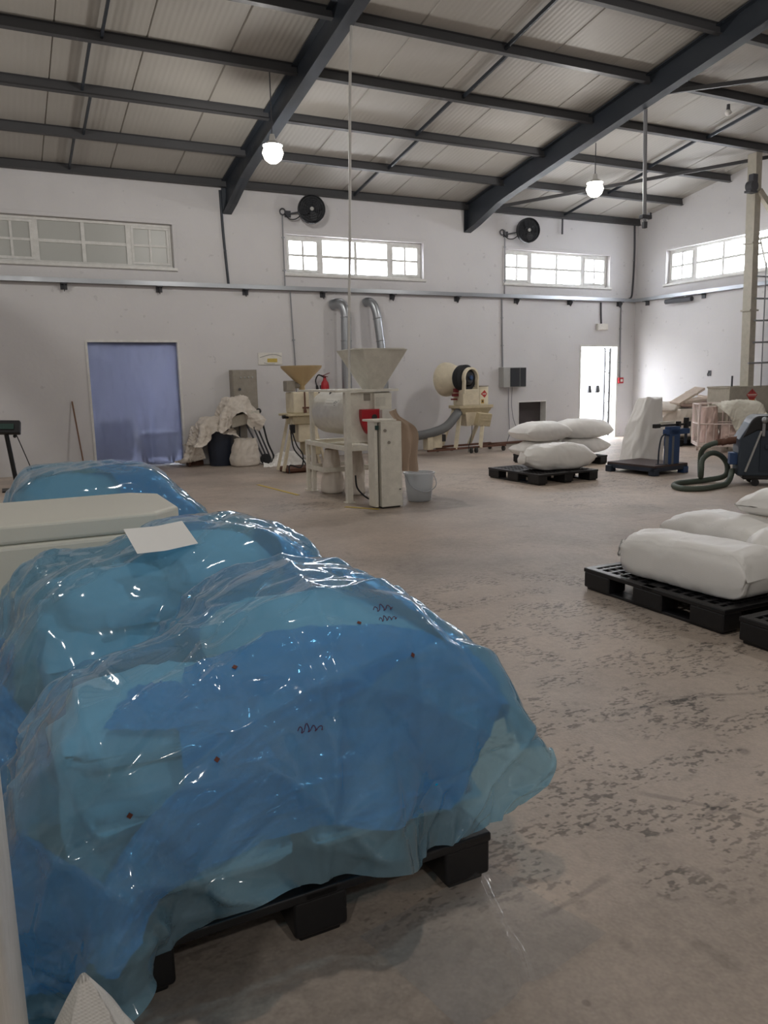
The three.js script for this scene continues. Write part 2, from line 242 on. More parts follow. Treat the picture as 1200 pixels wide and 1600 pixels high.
// doors and what lies beyond them
{
  const d = setting('door_1');                                             // doorway hung with a plastic sheet
  part('door_jamb', [B(1.46, 1.5, 0, 2.29, BZ - 0.25, BZ + 0.012), B(3.04, 3.08, 0, 2.29, BZ - 0.25, BZ + 0.012), B(1.5, 3.04, 2.25, 2.29, BZ - 0.25, BZ + 0.012)], M.whiteFrame, d);
  const g = setting('door_2');
  part('door_jamb', [B(12.41, 12.45, 0, 2.22, BZ - 0.25, BZ + 0.01), B(13.56, 13.6, 0, 2.22, BZ - 0.25, BZ + 0.01), B(12.45, 13.56, 2.18, 2.22, BZ - 0.25, BZ + 0.01)], M.whiteFrame, g);
  const lf = part('door_leaf', [B(13.36, 13.385, 0.04, 2.14, -15.6, -14.72), B(13.36, 13.52, 0.04, 2.14, -14.78, -14.76)].slice(0, 1), M.whiteFrame, g);
  part('leaf_frame', [B(13.33, 13.365, 0.03, 2.15, -14.7, -14.66), B(13.49, 13.525, 0.03, 2.15, -14.7, -14.66), [...Array(9)].map((_, i) => bar(V(i % 2 ? 13.35 : 13.51, 0.1 + i * 0.24, -14.68), V(i % 2 ? 13.51 : 13.35, 0.16 + i * 0.24, -14.68), 0.016, 0.016)), B(12.5, 13.35, 2.14, 2.165, -14.7, -14.67)], M.steel, g);
  for (const x of [13.08, 13.33]) part('door_handle', [at(new THREE.CylinderGeometry(0.035, 0.06, 0.16, 12), x, 1.18, -14.9), B(x - 0.06, x + 0.06, 1.08, 1.1, -14.92, -14.88)], M.black, g);
  const r = setting('trim_1'); part('recess_back', B(10.6, 11.5, 0.3, 1.0, BZ - 0.27, BZ - 0.2), M.recess, r); part('recess_frame', frameXY(10.65, 11.45, 0.36, 0.95, 0.02, BZ - 0.2, BZ + 0.006), M.whiteFrame, r);
}
part('yard_ground', B(-30, 44, -0.25, -0.2, -60, -14.75), M.ground, setting('yard'));
scene.getObjectByName('yard').children[0].position.y += 0.18;
part('yard_wall', B(6, 30, -0.2, 1.5, -25.3, -25), M.plaster, setting('wall_outside'));
{ // store room behind the plastic sheet, lit through its own window
  const r = setting('wall_store'), z0 = -18.6, z1 = BZ - 0.25, x0 = -0.6, x1 = 4.9;
  const s = rect(THREE.Shape, x0, x1, -0.1, 3.2); 
  part('plaster', [new THREE.ExtrudeGeometry(s, { depth: 0.2, bevelEnabled: false }).translate(0, 0, z0 - 0.2), B(x0 - 0.2, x0, -0.1, 3.2, z0, z1), B(x1, x1 + 0.2, -0.1, 1.1, z0, z1), B(x1, x1 + 0.2, 2.1, 3.2, z0, z1), B(x1, x1 + 0.2, 1.1, 2.1, z0, z0 + 1), B(x1, x1 + 0.2, 1.1, 2.1, z1 - 1, z1), B(x0 - 0.2, x1 + 0.2, 3.2, 3.35, z0 - 0.2, z1), B(x0, x1, -0.1, -0.005, z0, z1)], M.plaster, r);
}

// ---------------------------------------------------------------- lamps
LAMPS.forEach(([x, y, z, hook], i) => {
  const t = thing('hanging_lamp', ['lit hanging lamp left of the nearer dark rafter, above the mixer', 'lit hanging lamp under the right rafter, above the sacks by the open door', 'lit hanging lamp in the bay outside the picture to the left', 'lit hanging lamp high over the nearest wrapped pallet, outside the picture', 'lit hanging lamp above the right foreground pallets, outside the picture', 'lit hanging lamp behind the camera, outside the picture', 'lit hanging lamp behind the camera to its left, outside the picture'][i], 'lamp', [x, y, z]);
  part('cable', T(V(x, y + 0.22, z), V(x, hook, z), 0.008, 6), M.darkPipe, t);
  part('socket', at(LA([[0, 0.12], [0.03, 0.12], [0.045, 0.05], [0.05, 0], [0, 0]], 20), x, y + 0.12, z), M.socket, t);
  part('bulb', at(LA([[0, -0.14], [0.06, -0.125], [0.115, -0.08], [0.145, 0], [0.12, 0.07], [0.06, 0.12], [0, 0.122]], 28), x, y, z), M.lamp, t);
  part('reflector', at(LA([[0.05, 0.15], [0.06, 0.15], [0.13, 0.1], [0.135, 0.095], [0.128, 0.096], [0.05, 0.14]], 28), x, y, z), M.socket, t);
  const l = new THREE.PointLight(LAMP_COLOR, LAMP_CD, 0, 2); l.castShadow = true; l.shadow.radius = 5; l.position.set(x, y, z); scene.add(l);
});

// ---------------------------------------------------------------- cloth: a sheet let down over what it covers
function drape({ x0, x1, z0, z1, y, n, m, slack = 1.03, colliders, steps = 260, stiff = 0.25, wind, floorY = 0.012, seedAt = 1, shape, turn = 0 }) {
  const N = n * m, p = new Float32Array(N * 3), q = new Float32Array(N * 3), id = (i, j) => j * n + i;
  for (let j = 0; j < m; j++) for (let i = 0; i < n; i++) { const k = 3 * id(i, j), u = 2 * i / (n - 1) - 1, v = 2 * j / (m - 1) - 1, f = shape ? shape(u, v) : 1, X = (x1 - x0) / 2 * u * f, Z = (z1 - z0) / 2 * v * f, x = (x0 + x1) / 2 + X * cos(turn) + Z * sin(turn), z = (z0 + z1) / 2 - X * sin(turn) + Z * cos(turn); p[k] = x; p[k + 1] = y + 0.08 * (fbm(x * 3 + seedAt * 7, z * 3, 0.5, 3) - 0.5); p[k + 2] = z; }
  q.set(p);
  const cons = [], add = (a, b, k) => cons.push([a, b, hypot(p[3 * a] - p[3 * b], p[3 * a + 2] - p[3 * b + 2]) * slack, k]);
  for (let j = 0; j < m; j++) for (let i = 0; i < n; i++) {
    const a = id(i, j);
    if (i + 1 < n) add(a, id(i + 1, j), 1); if (j + 1 < m) add(a, id(i, j + 1), 1);
    if (i + 1 < n && j + 1 < m) { add(a, id(i + 1, j + 1), 0.6); add(id(i + 1, j), id(i, j + 1), 0.6); }
    for (const [s, k] of [[2, stiff], [5, stiff * 0.6]]) { if (i + s < n) add(a, id(i + s, j), -k); if (j + s < m) add(a, id(i, j + s), -k); }
  }
  const A = new Int32Array(cons.length), Bb = new Int32Array(cons.length), L = new Float32Array(cons.length), K = new Float32Array(cons.length);
  const ord = cons.map((_, i) => i); for (let i = ord.length - 1; i > 0; i--) { const j = floor(rnd() * (i + 1)); [ord[i], ord[j]] = [ord[j], ord[i]]; }
  ord.forEach((o, i) => { [A[i], Bb[i], L[i], K[i]] = cons[o]; A[i] *= 3; Bb[i] *= 3; });
  const cs = colliders.map((c) => ({ ...c, s: sin(-(c.turn ?? 0)), k: cos(-(c.turn ?? 0)), R: hypot((c.box ?? c.r)[0], (c.box ?? c.r)[2]), Ry: (c.box ?? c.r)[1] }));
  for (let st = 0; st < steps; st++) {
    for (let k = 0; k < N * 3; k += 3) for (let d = 0; d < 3; d++) { const v = (p[k + d] - q[k + d]) * 0.975; q[k + d] = p[k + d]; p[k + d] += v + (d === 1 ? -0.0016 : 0); }
    for (let it = 0; it < 7; it++) {
      for (let c = 0; c < A.length; c++) {
        const a = A[c], b = Bb[c], dx = p[b] - p[a], dy = p[b + 1] - p[a + 1], dz = p[b + 2] - p[a + 2], l = sqrt(dx * dx + dy * dy + dz * dz) || 1e-6; let k = K[c];
        if (k < 0) { if (l > L[c]) continue; k = -k; }
        const f = 0.5 * k * (l - L[c]) / l; p[a] += dx * f; p[a + 1] += dy * f; p[a + 2] += dz * f; p[b] -= dx * f; p[b + 1] -= dy * f; p[b + 2] -= dz * f;
      }
      if (it % 3 === 0) for (let k = 0; k < N * 3; k += 3) {
        let hit = false;
        for (const c of cs) {
          const wx = p[k] - c.c[0], wy = p[k + 1] - c.c[1], wz = p[k + 2] - c.c[2]; if (wx > c.R || wx < -c.R || wz > c.R || wz < -c.R || wy > c.Ry || wy < -c.Ry) continue; let x = wx * c.k + wz * c.s, z = -wx * c.s + wz * c.k, yy = wy;
          if (c.box) { // box: push out of the nearest face
            const [hx, hy, hz] = c.box; if (abs(x) >= hx || abs(yy) >= hy || abs(z) >= hz) continue;
            const ex = hx - abs(x), ey = hy - abs(yy), ez = hz - abs(z); if (ey <= ex && ey <= ez && yy > 0) yy = hy; else if (ex < ez) x = sign(x) * hx; else z = sign(z) * hz;
          } else { const [rx, ry, rz] = c.r, X2 = x * x / rx / rx, Y2 = yy * yy / ry / ry, Z2 = z * z / rz / rz, P4 = sqrt(X2 * X2 * X2 * X2 + Z2 * Z2 * Z2 * Z2), e = sqrt(sqrt(P4 + Y2 * Y2)); if (e >= 1 || e < 1e-4) continue; x /= e; yy /= e; z /= e; }
          p[k] = c.c[0] + x * c.k - z * c.s; p[k + 2] = c.c[2] + x * c.s + z * c.k; p[k + 1] = c.c[1] + yy; hit = true;
        }
        if (p[k + 1] < floorY) { p[k + 1] = floorY; hit = true; }
        if (hit && it === 6) for (let d = 0; d < 3; d++) q[k + d] = mix(q[k + d], p[k + d], 0.6);
      }
    }
  }
  return { p, n, m };
}
function sheetGeo({ p, n, m }, up = 2, crumple = 0.06, freq = 1, lift = 0, smooth = 7) {                       // the sheet made finer, with small creases of its own
  for (let r = 0; r < smooth; r++) { const o = p.slice(); for (let j = 1; j < m - 1; j++) for (let i = 1; i < n - 1; i++) for (let d = 0; d < 3; d++) { const k = 3 * (j * n + i) + d; p[k] = 0.4 * o[k] + 0.15 * (o[k - 3] + o[k + 3] + o[k - 3 * n] + o[k + 3 * n]); } }
  const n2 = (n - 1) * up + 1, m2 = (m - 1) * up + 1, pos = new Float32Array(n2 * m2 * 3);
  const G = (i, j, d) => p[3 * (clamp(j, 0, m - 1) * n + clamp(i, 0, n - 1)) + d], cr = (a, b, c, d, t) => 0.5 * (2 * b + (c - a) * t + (2 * a - 5 * b + 4 * c - d) * t * t + (3 * b - a - 3 * c + d) * t * t * t);
  for (let j = 0; j < m2; j++) for (let i = 0; i < n2; i++) { const I = floor(i / up), J = floor(j / up), u = i / up - I, v = j / up - J; for (let d = 0; d < 3; d++) { const r = [-1, 0, 1, 2].map((b) => u ? cr(G(I - 1, J + b, d), G(I, J + b, d), G(I + 1, J + b, d), G(I + 2, J + b, d), u) : G(I, J + b, d)); pos[3 * (j * n2 + i) + d] = v ? cr(r[0], r[1], r[2], r[3], v) : r[1]; } }
  const ix = []; for (let j = 0; j < m2 - 1; j++) for (let i = 0; i < n2 - 1; i++) { const a = j * n2 + i; ix.push(a, a + n2, a + 1, a + 1, a + n2, a + n2 + 1); }
  const g = new THREE.BufferGeometry(); g.setAttribute('position', new THREE.BufferAttribute(pos, 3)); g.setIndex(ix); g.computeVertexNormals();
  const N = g.attributes.normal;
  const tri = (t) => abs(2 * (t - floor(t)) - 1);
  for (let k = 0; k < n2 * m2; k++) {
    const i = k % n2, j = (k / n2) | 0, x = i / n2 * 2.5, y = j / m2 * 2.5; let a = 0;  // folds: straight ridges in several directions, coming and going
    for (let c = 0; c < 11; c++) {
      const th = c * 1.93 + 0.4 + freq, f = [0.9, 1.3, 1.8, 2.4, 3.1, 3.9, 4.8, 6, 7.5, 9.3, 11.5][c], u = x * cos(th) + y * sin(th), w = -x * sin(th) + y * cos(th), q = f * u + 0.16 * noise(w * 1.1 + c * 9, u * 0.6) + 0.31 * c, fr = q - floor(q), id = Math.round(q);
      const on = sm(0.5, 0.62, noise(w * 1.6 + id * 7.7, c * 3.3 + 0.5)), d = min(fr, 1 - fr) / f;               // each fold line runs only part of the way
      a += c < 4 ? 0.22 * (tri(q) - 0.5) / f * sm(0.35, 0.6, noise(x * 1.7 + c * 5, y * 1.7)) : 0; a += (0.085 + 0.02 * c % 0.05) * (h3(id, c, 3) < 0.5 ? 1 : -0.6) * on * exp(-pow(d / (0.019 + 0.012 * noise(id * 3.1, c)), 1.25));
    }
    a = a * crumple + lift; pos[3 * k] += N.getX(k) * a; pos[3 * k + 1] += N.getY(k) * a; pos[3 * k + 2] += N.getZ(k) * a; }
  g.computeVertexNormals(); return g;
}
function foldOf({ p, n, m }, x0, x1, z0, z1, [x, z, w, d, turn], k = 44) {                           // a piece of the same sheet lying folded under it
  const q = new Float32Array(k * k * 3), soft = (t) => t > 0.88 ? 0.88 + 0.1 * (1 - exp((0.88 - t) / 0.1)) : t < 0.12 ? 0.12 - 0.1 * (1 - exp((t - 0.12) / 0.1)) : t; // stays inside the sheet's own edge
  for (let j = 0; j < k; j++) for (let i = 0; i < k; i++) { const X = (i / (k - 1) - 0.5) * w, Z = (j / (k - 1) - 0.5) * d, a = soft((x + X * cos(turn) + Z * sin(turn) - x0) / (x1 - x0)) * (n - 1.001), b = soft((z - X * sin(turn) + Z * cos(turn) - z0) / (z1 - z0)) * (m - 1.001), I = floor(a), J = floor(b), u = a - I, v = b - J; for (let c = 0; c < 3; c++) { const g = (ii, jj) => p[3 * (jj * n + ii) + c]; q[3 * (j * k + i) + c] = mix(mix(g(I, J), g(I + 1, J), u), mix(g(I, J + 1), g(I + 1, J + 1), u), v); } }
  return { p: q, n: k, m: k };
}
// sacks: a filled bag lying down, its seams pinched at both ends; or tied at one end; or standing
function sackGeo(L, W, H, sd, { tie = 0, lump = 1, nu = 46, nv = 48, blunt = 3.2, boxy = 0.72, by = 0.9, tp = 2.4, sag = 0, ear = 0.5 } = {}) {
  const pos = [], ix = [], o = sd * 13.7;
  for (let i = 0; i <= nu; i++) {
    const u = -1 + 2 * i / nu; let wx = u * L / 2, w = W / 2, h = H / 2, ruff = 0;
    const e = abs(u), tied = tie && sign(u) === sign(tie);
    if (tied) { const t = clamp((e - 0.35) / 0.65); const neck = t < 0.8 ? sqrt(max(0, 1 - pow(t / 0.83, tp))) : 0; const tail = t > 0.78 ? (t - 0.78) / 0.22 : 0; const k = max(neck, 0.16) + tail * 0.26; w *= k; h *= max(neck, 0.17) + tail * 0.2; ruff = sm(0.3, 0.8, t) * 0.25; }
    else { h *= pow(max(0, 1 - pow(e, blunt)), 0.55) + 0.025; w *= 1 - 0.1 * (1 - pow(e, 6)) * 0 - 0.10 * pow(e, 8) * (1 - ear); }
    for (let j = 0; j < nv; j++) {
      const a = 2 * PI * j / nv, c = cos(a), s = sin(a), q = tied ? mix(boxy, 1, sm(0.5, 0.8, e)) : boxy; let z = w * sign(c) * pow(abs(c), q), y = h * sign(s) * pow(abs(s), by);
      const nz = 1 + lump * (0.09 * (fbm(wx * 5 + o, y * 6 + 3 * c, z * 5 + 2.3, 3) - 0.5) * 2) + ruff * (ridge(a * 2.2 + o, u * 3, 0.5) - 0.5);
      y = y * nz; z = z * nz;
      y += lump * 0.012 * (pow(ridge(wx * 7 + o, z * 6, 0.5), 3) - 0.3) * (y > 0 ? 1 : 0) * (1 + 2 * sm(0.55, 1, e));
      { const k = 0.010 * sm(0.5, 0.95, e) * (pow(ridge(a * 3.1 + o, u * 1.2), 2) - 0.4) + 0.004 * (ridge(wx * 11 + z * 9 + o, a * 1.3) - 0.5); y += k * s * 1.5; z += k * c; }
      if (y < -h * 0.72) y = -h * 0.72 + (y + h * 0.72) * 0.2;
      y -= sag * u * u; pos.push(wx + 0.02 * (noise(a * 2 + o, 1.5) - 0.5) * sm(0.8, 1, e) * 2, y, z);
    }
  }
  for (let i = 0; i < nu; i++) for (let j = 0; j < nv; j++) { const a = i * nv + j, b = i * nv + (j + 1) % nv; ix.push(a, b, a + nv, b, b + nv, a + nv); }
  for (const [i, f] of [[0, 1], [nu, 0]]) { const c = pos.length / 3; let x = 0, y = 0, z = 0; for (let j = 0; j < nv; j++) { x += pos[3 * (i * nv + j)]; y += pos[3 * (i * nv + j) + 1]; z += pos[3 * (i * nv + j) + 2]; } pos.push(x / nv, y / nv, z / nv); for (let j = 0; j < nv; j++) { const a = i * nv + j, b = i * nv + (j + 1) % nv; f ? ix.push(c, b, a) : ix.push(c, a, b); } }
  const g = new THREE.BufferGeometry(); g.setAttribute('position', new THREE.Float32BufferAttribute(pos, 3)); g.setIndex(ix); g.computeVertexNormals();
  let lo = 9; for (let k = 1; k < pos.length; k += 3) lo = min(lo, pos[k]); return g.translate(0, -lo, 0);  // rests at y = 0
}
function lying(label, sd, L, W, H, [x, y, z], turn, o = {}, group) { const g = at(sackGeo(L, W, H, sd, o), x, y, z, o.roll ?? 0, turn, o.tip ?? 0); return solo(o.name ?? 'sack', label, 'sack', g, o.mat ?? M.sack, [x, y, z], group); }
function standingSack(label, sd, w, d, h, [x, y, z], turn, { fold = 0, mat = M.cloth, lean = 0, top = 0.5, name = 'sack', cat = 'sack', group, squash = 1 } = {}) {   // open bag standing on the floor
  const nv = 72, nu = 36, pos = [], ix = [], o = sd * 9.1;
  for (let i = 0; i <= nu; i++) { const t = i / nu, r = (t < 0.08 ? 0.85 + 0.15 * sqrt(t / 0.08) : 1) * mix(1.04, top, pow(t, 1.4)) * (1 + 0.05 * (noise(t * 4 + o, 2.5) - 0.5));
    for (let j = 0; j < nv; j++) { const a = 2 * PI * j / nv, c = cos(a), s = sin(a), n = 1 + 0.16 * (fbm(c * 1.6 + o, s * 1.6, t * 3.2 + 0.4, 3) - 0.5) * 2 + 0.16 * (pow(ridge(a * 2.4 + 1.2 * t + o, t * 2.2, 0.5), 2) - 0.4) * (0.25 + t) + 0.07 * (ridge(a * 5 + 3 * t, t * 6 + o) - 0.5) * (0.3 + t);
      pos.push(w / 2 * r * n * sign(c) * pow(abs(c), 0.8) + lean * t * t, h * t * (1 + fold * (fbm(c * 1.2 + o, s * 1.2, 3.5, 2) - 0.5) * t), d / 2 * r * n * sign(s) * pow(abs(s), 0.8)); } }
  for (let i = 0; i < nu; i++) for (let j = 0; j < nv; j++) { const a = i * nv + j, b = i * nv + (j + 1) % nv; ix.push(a, a + nv, b, b, a + nv, b + nv); }
  for (const [i, f] of [[0, 0], [nu, 1]]) { const c = pos.length / 3; let x = 0, yy = 0, zz = 0; for (let j = 0; j < nv; j++) { x += pos[3 * (i * nv + j)]; yy += pos[3 * (i * nv + j) + 1]; zz += pos[3 * (i * nv + j) + 2]; } pos.push(x / nv, yy / nv - (f ? 0.05 * h : 0), zz / nv); for (let j = 0; j < nv; j++) { const a = i * nv + j, b = i * nv + (j + 1) % nv; f ? ix.push(c, b, a) : ix.push(c, a, b); } }
  const g = new THREE.BufferGeometry(); g.setAttribute('position', new THREE.Float32BufferAttribute(pos, 3)); g.setIndex(ix); g.computeVertexNormals();
  return solo(name, label, cat, at(g, x, y, z, 0, turn, 0), mat, [x, y, z], group);
}
function heap(name, label, sd, rx, h, rz, [x, y, z], turn, mat, cat = 'sack', group, under = []) {  // empty sack thrown down: a small sheet with too much cloth in it
  const w = 2 * rx + 0.7 * h, d = 2 * rz + 0.7 * h, t = drape({ x0: x - w / 2, x1: x + w / 2, z0: z - d / 2, z1: z + d / 2, turn, y: y + h + 0.12, n: 34, m: 32, slack: 1.3, steps: 110, stiff: 0.15, seedAt: sd, floorY: under.length ? y - 0.3 : y + 0.006,
    colliders: [{ c: [x, y + h * 0.3, z], r: [rx * 0.62, h * 0.62, rz * 0.62], turn }, { c: [x + rx * 0.3, y + h * 0.3, z + rz * 0.25], r: [rx * 0.35, h * 0.3, rz * 0.4] }, { c: [x - rx * 0.4, y + h * 0.2, z + rz * 0.2], r: [rx * 0.3, h * 0.4, rz * 0.3] }, ...under] });
  const m = mat.clone(); m.side = THREE.DoubleSide;
  return solo(name, label, cat, sheetGeo(t, 2, 0.16, sd, 0, 1), m, [x, y, z], group);
}

// ---------------------------------------------------------------- fixtures on the walls
{
  const t = thing('cable_tray', 'grey metal cable tray running along the back wall under the high windows', 'cable tray', [4, 3.27, BZ]);
  part('channel', [B(LX, 14.02, 3.225, 3.232, BZ + 0.03, BZ + 0.13), B(LX, 14.02, 3.232, 3.3, BZ + 0.124, BZ + 0.13), B(LX, 14.02, 3.232, 3.3, BZ + 0.03, BZ + 0.036)], M.zinc, t);
  part('cable', [0, 1, 2].map((k) => T(V(LX, 3.245 + 0.012 * (k % 2), BZ + 0.055 + 0.022 * k), V(14, 3.245 + 0.012 * (k % 2), BZ + 0.055 + 0.022 * k), 0.011, 8)), M.pipe, t);
  for (const x of [-2, -0.4, 1.2, 2.78, 4.36, 5.92, 7.45, 9.0, 10.55, 12.05, 13.55]) part('bracket', [B(x - 0.055, x + 0.055, 3.12, 3.222, BZ + 0.01, BZ + 0.025), B(x - 0.05, x + 0.05, 3.205, 3.222, BZ + 0.01, BZ + 0.15), at(C(0.012, 0.12, 0.11), x, 3.165, BZ + 0.07, 0.7)], M.darkPipe, t);
  const r = thing('cable_tray', 'grey metal cable tray running along the right wall below its window', 'cable tray', [RX, 3.27, -9]);
  part('channel', [B(RX - 0.12, RX - 0.02, 3.225, 3.232, -14.4, 2), B(RX - 0.12, RX - 0.114, 3.232, 3.3, -14.4, 2), B(RX - 0.026, RX - 0.02, 3.232, 3.3, -14.4, 2)], M.zinc, r);
  for (const z of [-14.1, -12.45, -10.8, -9.1, -7.4]) part('bracket', [B(RX - 0.025, RX - 0.01, 3.12, 3.222, z - 0.055, z + 0.055), B(RX - 0.14, RX - 0.01, 3.205, 3.222, z - 0.05, z + 0.05)], M.darkPipe, r);
  const s = thing('pipe_stub', 'short dark tube lying under the cable tray on the right wall', 'pipe', [RX - 0.1, 3.14, -13]); part('tube', T(V(RX - 0.1, 3.14, -13.45), V(RX - 0.1, 3.14, -12.7), 0.055, 16), M.darkPipe, s); for (const z of [-13.3, -12.9]) part('hanger', B(RX - 0.105, RX - 0.095, 3.19, 3.225, z, z + 0.02), M.zinc, s);
  // conduits
  const conduit = (label, pts, mat = M.pipe, r = 0.016, clips = []) => { const c = thing('conduit', label, 'conduit', pts[0]); part('tube', TU(pts, r, 60, 8), mat, c); for (const [x, y, z] of clips) part('clip', B(x - 0.03, x + 0.03, y - 0.012, y + 0.012, BZ + 0.002, BZ + 0.03), M.zinc, c); return c; };
  const F = BZ + 0.02;
  conduit('thin grey conduit dropping from the left wall fan to the cable tray', [[5.15, 4.62, F], [5.15, 4.2, F], [5.15, 3.31, F]], M.pipe, 0.013, [[5.15, 4.2], [5.15, 3.6]]);
  conduit('thin grey conduit from the cable tray down to the cream mill with a funnel', [[5.25, 3.2, F], [5.27, 2.5, F], [5.3, 1.6, F], [5.28, 0.9, F]], M.pipe, 0.013, [[5.28, 2.3], [5.3, 1.75]]);
  conduit('thin grey conduit dropping from the right wall fan to the cable tray', [[10.24, 4.66, F], [10.24, 4.2, F], [10.24, 3.31, F]], M.pipe, 0.013, [[10.24, 4.3], [10.24, 3.6]]);
  conduit('grey conduit from the cable tray down to the grey control box', [[10.17, 3.2, F], [10.18, 2.5, F], [10.2, 1.73, F]], M.pipe, 0.018, [[10.18, 2.8], [10.19, 2.2]]);
  conduit('dark conduit in the corner from the roof down to the cable tray', [[13.98, 5.0, F], [14.0, 4.4, F], [13.98, 3.6, F], [13.94, 3.34, F], [13.86, 3.3, F]], M.darkPipe, 0.022, [[14, 4.2]]);
  conduit('grey conduit beside the open door down to the red alarm button', [[13.63, 3.2, F], [13.64, 2.4, F], [13.66, 1.44, F]], M.pipe, 0.016, [[13.64, 2.6], [13.65, 1.8]]);
  conduit('short dark cable from the cable tray to the small white box above the open door', [[13.0, 3.2, F], [13.01, 2.95, F], [13.03, 2.7, F]], M.darkPipe, 0.02);
  conduit('short dark rod hanging from the eaves purlin right of the right wall fan', [[11.78, 5.0, BZ + 0.06], [11.78, 4.85, BZ + 0.06], [11.78, 4.66, BZ + 0.06]], M.darkPipe, 0.02);
  conduit('dark downpipe under the foot of the nearer rafter', [[3.98, 4.95, F], [4.0, 4.2, F], [4.05, 3.3, F]], M.steelDark, 0.024, [[4.02, 3.9]]);
  const jb = thing('junction_box', 'small white junction box on the wall above the open door', 'box', [13.04, 2.64, BZ]); part('box', B(12.88, 13.2, 2.56, 2.71, BZ + 0.001, BZ + 0.07, 0.012), M.white, jb); part('lid', B(12.9, 13.18, 2.575, 2.695, BZ + 0.07, BZ + 0.078, 0.004), M.white, jb);
  const al = thing('alarm_button', 'small red alarm call point on the wall right of the open door', 'alarm', [13.67, 1.38, BZ]); part('case', B(13.6, 13.75, 1.3, 1.44, BZ + 0.001, BZ + 0.06, 0.012), M.red, al); part('push_plate', B(13.645, 13.715, 1.34, 1.4, BZ + 0.06, BZ + 0.066, 0.002), M.white, al);
  const wh = thing('wall_hook', 'small dark hook on the right wall above the piled bags', 'hook', [RX, 1.5, -12.2]); part('plate', B(RX - 0.012, RX - 0.001, 1.44, 1.56, -12.24, -12.16), M.darkPipe, wh); part('prong', TU([[RX - 0.01, 1.53, -12.2], [RX - 0.06, 1.5, -12.2], [RX - 0.07, 1.46, -12.2], [RX - 0.04, 1.44, -12.2]], 0.008, 16, 6), M.darkPipe, wh);
  // wall fans
  const fan = (label, x, y) => {
    const t = thing('wall_fan', label, 'fan', [x, y, BZ]), z = BZ + 0.34, yaw = -0.25, G = (g) => at(g, x, y, z, 0.05, yaw, 0);
    part('arm', [T(V(x - 0.35, y - 0.05, BZ + 0.02), V(x - 0.02, y, z - 0.1), 0.016, 8), B(x - 0.42, x - 0.3, y - 0.11, y + 0.01, BZ + 0.002, BZ + 0.03, 0.004)], M.darkPipe, t);
    part('hook_ring', at(new THREE.TorusGeometry(0.055, 0.012, 8, 20), x - 0.47, y - 0.02, BZ + 0.05), M.darkPipe, t);
    part('cord', TU([[x - 0.44, y - 0.05, BZ + 0.05], [x - 0.36, y - 0.15, BZ + 0.1], [x - 0.26, y - 0.16, BZ + 0.16], [x - 0.15, y - 0.08, z - 0.12]], 0.01, 24, 6), M.rubber, t);
    part('motor', G(new THREE.CylinderGeometry(0.075, 0.07, 0.16, 20).rotateX(PI / 2).translate(0, 0, -0.1)), M.fan, t);
    const bl = new THREE.Shape(); bl.moveTo(0.03, -0.02); bl.bezierCurveTo(0.12, -0.10, 0.2, -0.09, 0.215, -0.01); bl.bezierCurveTo(0.21, 0.06, 0.1, 0.07, 0.03, 0.03);
    for (let k = 0; k < 4; k++) part('blade', G(new THREE.ExtrudeGeometry(bl, { depth: 0.008, bevelEnabled: false }).rotateX(0.35).rotateZ(k * PI / 2 + 0.4)), M.fan, t);
    const rings = []; for (const zz of [-0.06, 0.06]) for (let k = 1; k <= 6; k++) rings.push(new THREE.TorusGeometry(0.04 * k + 0.01, k === 6 ? 0.008 : 0.004, 5, 36).translate(0, 0, zz * (1 - 0.25 * pow(k / 6, 3))));
    for (let k = 0; k < 16; k++) { const a = k * PI / 8; for (const zz of [-0.058, 0.062]) rings.push(T(V(0.03 * cos(a), 0.03 * sin(a), zz), V(0.25 * cos(a), 0.25 * sin(a), zz * 0.78), 0.003, 5)); }
    rings.push(new THREE.CylinderGeometry(0.252, 0.252, 0.09, 40, 1, true).rotateX(PI / 2), new THREE.CylinderGeometry(0.25, 0.25, 0.004, 40).rotateX(PI / 2).translate(0, 0, -0.065));
    part('cage', rings.map(G), M.fan, t); part('hub_cap', G(new THREE.CylinderGeometry(0.035, 0.035, 0.02, 16).rotateX(PI / 2).translate(0, 0, 0.07)), M.boxGrey, t);
  };
  fan('round dark wall fan above the left lit window', 5.62, 4.68); fan('round dark wall fan above the right lit window', 10.62, 4.62);
  // control cabinet, control box
  const ec = thing('electric_cabinet', 'grey beige electric cabinet on the wall behind the heaped sacks', 'cabinet', [4.2, 0.85, BZ]);
  part('case', B(3.97, 4.45, 0.8, 1.74, BZ + 0.002, BZ + 0.2, 0.006), M.panelGrey, ec); part('door', B(3.985, 4.435, 0.815, 1.725, BZ + 0.2, BZ + 0.216, 0.005), M.panelGrey, ec);
  for (let k = 0; k < 4; k++) part('lamp_knob', at(new THREE.CylinderGeometry(0.014, 0.014, 0.02, 12).rotateX(PI / 2), 4.13 + k * 0.075, 1.6, BZ + 0.225), M.boxGrey, ec);
  part('lock', at(new THREE.CylinderGeometry(0.025, 0.025, 0.02, 14).rotateX(PI / 2), 4.1, 1.38, BZ + 0.225), M.darkPipe, ec);
  const cb = thing('control_box', 'grey control box with two dark glazed doors beside the conduit', 'control box', [10.4, 1.3, BZ]);
  part('case', B(10.1, 10.72, 1.28, 1.72, BZ + 0.002, BZ + 0.2, 0.01), M.boxGrey, cb); part('door', B(10.28, 10.535, 1.295, 1.705, BZ + 0.2, BZ + 0.215, 0.006), M.boxDoor, cb); part('door', B(10.55, 10.705, 1.295, 1.705, BZ + 0.2, BZ + 0.215, 0.006), M.boxDoor, cb);
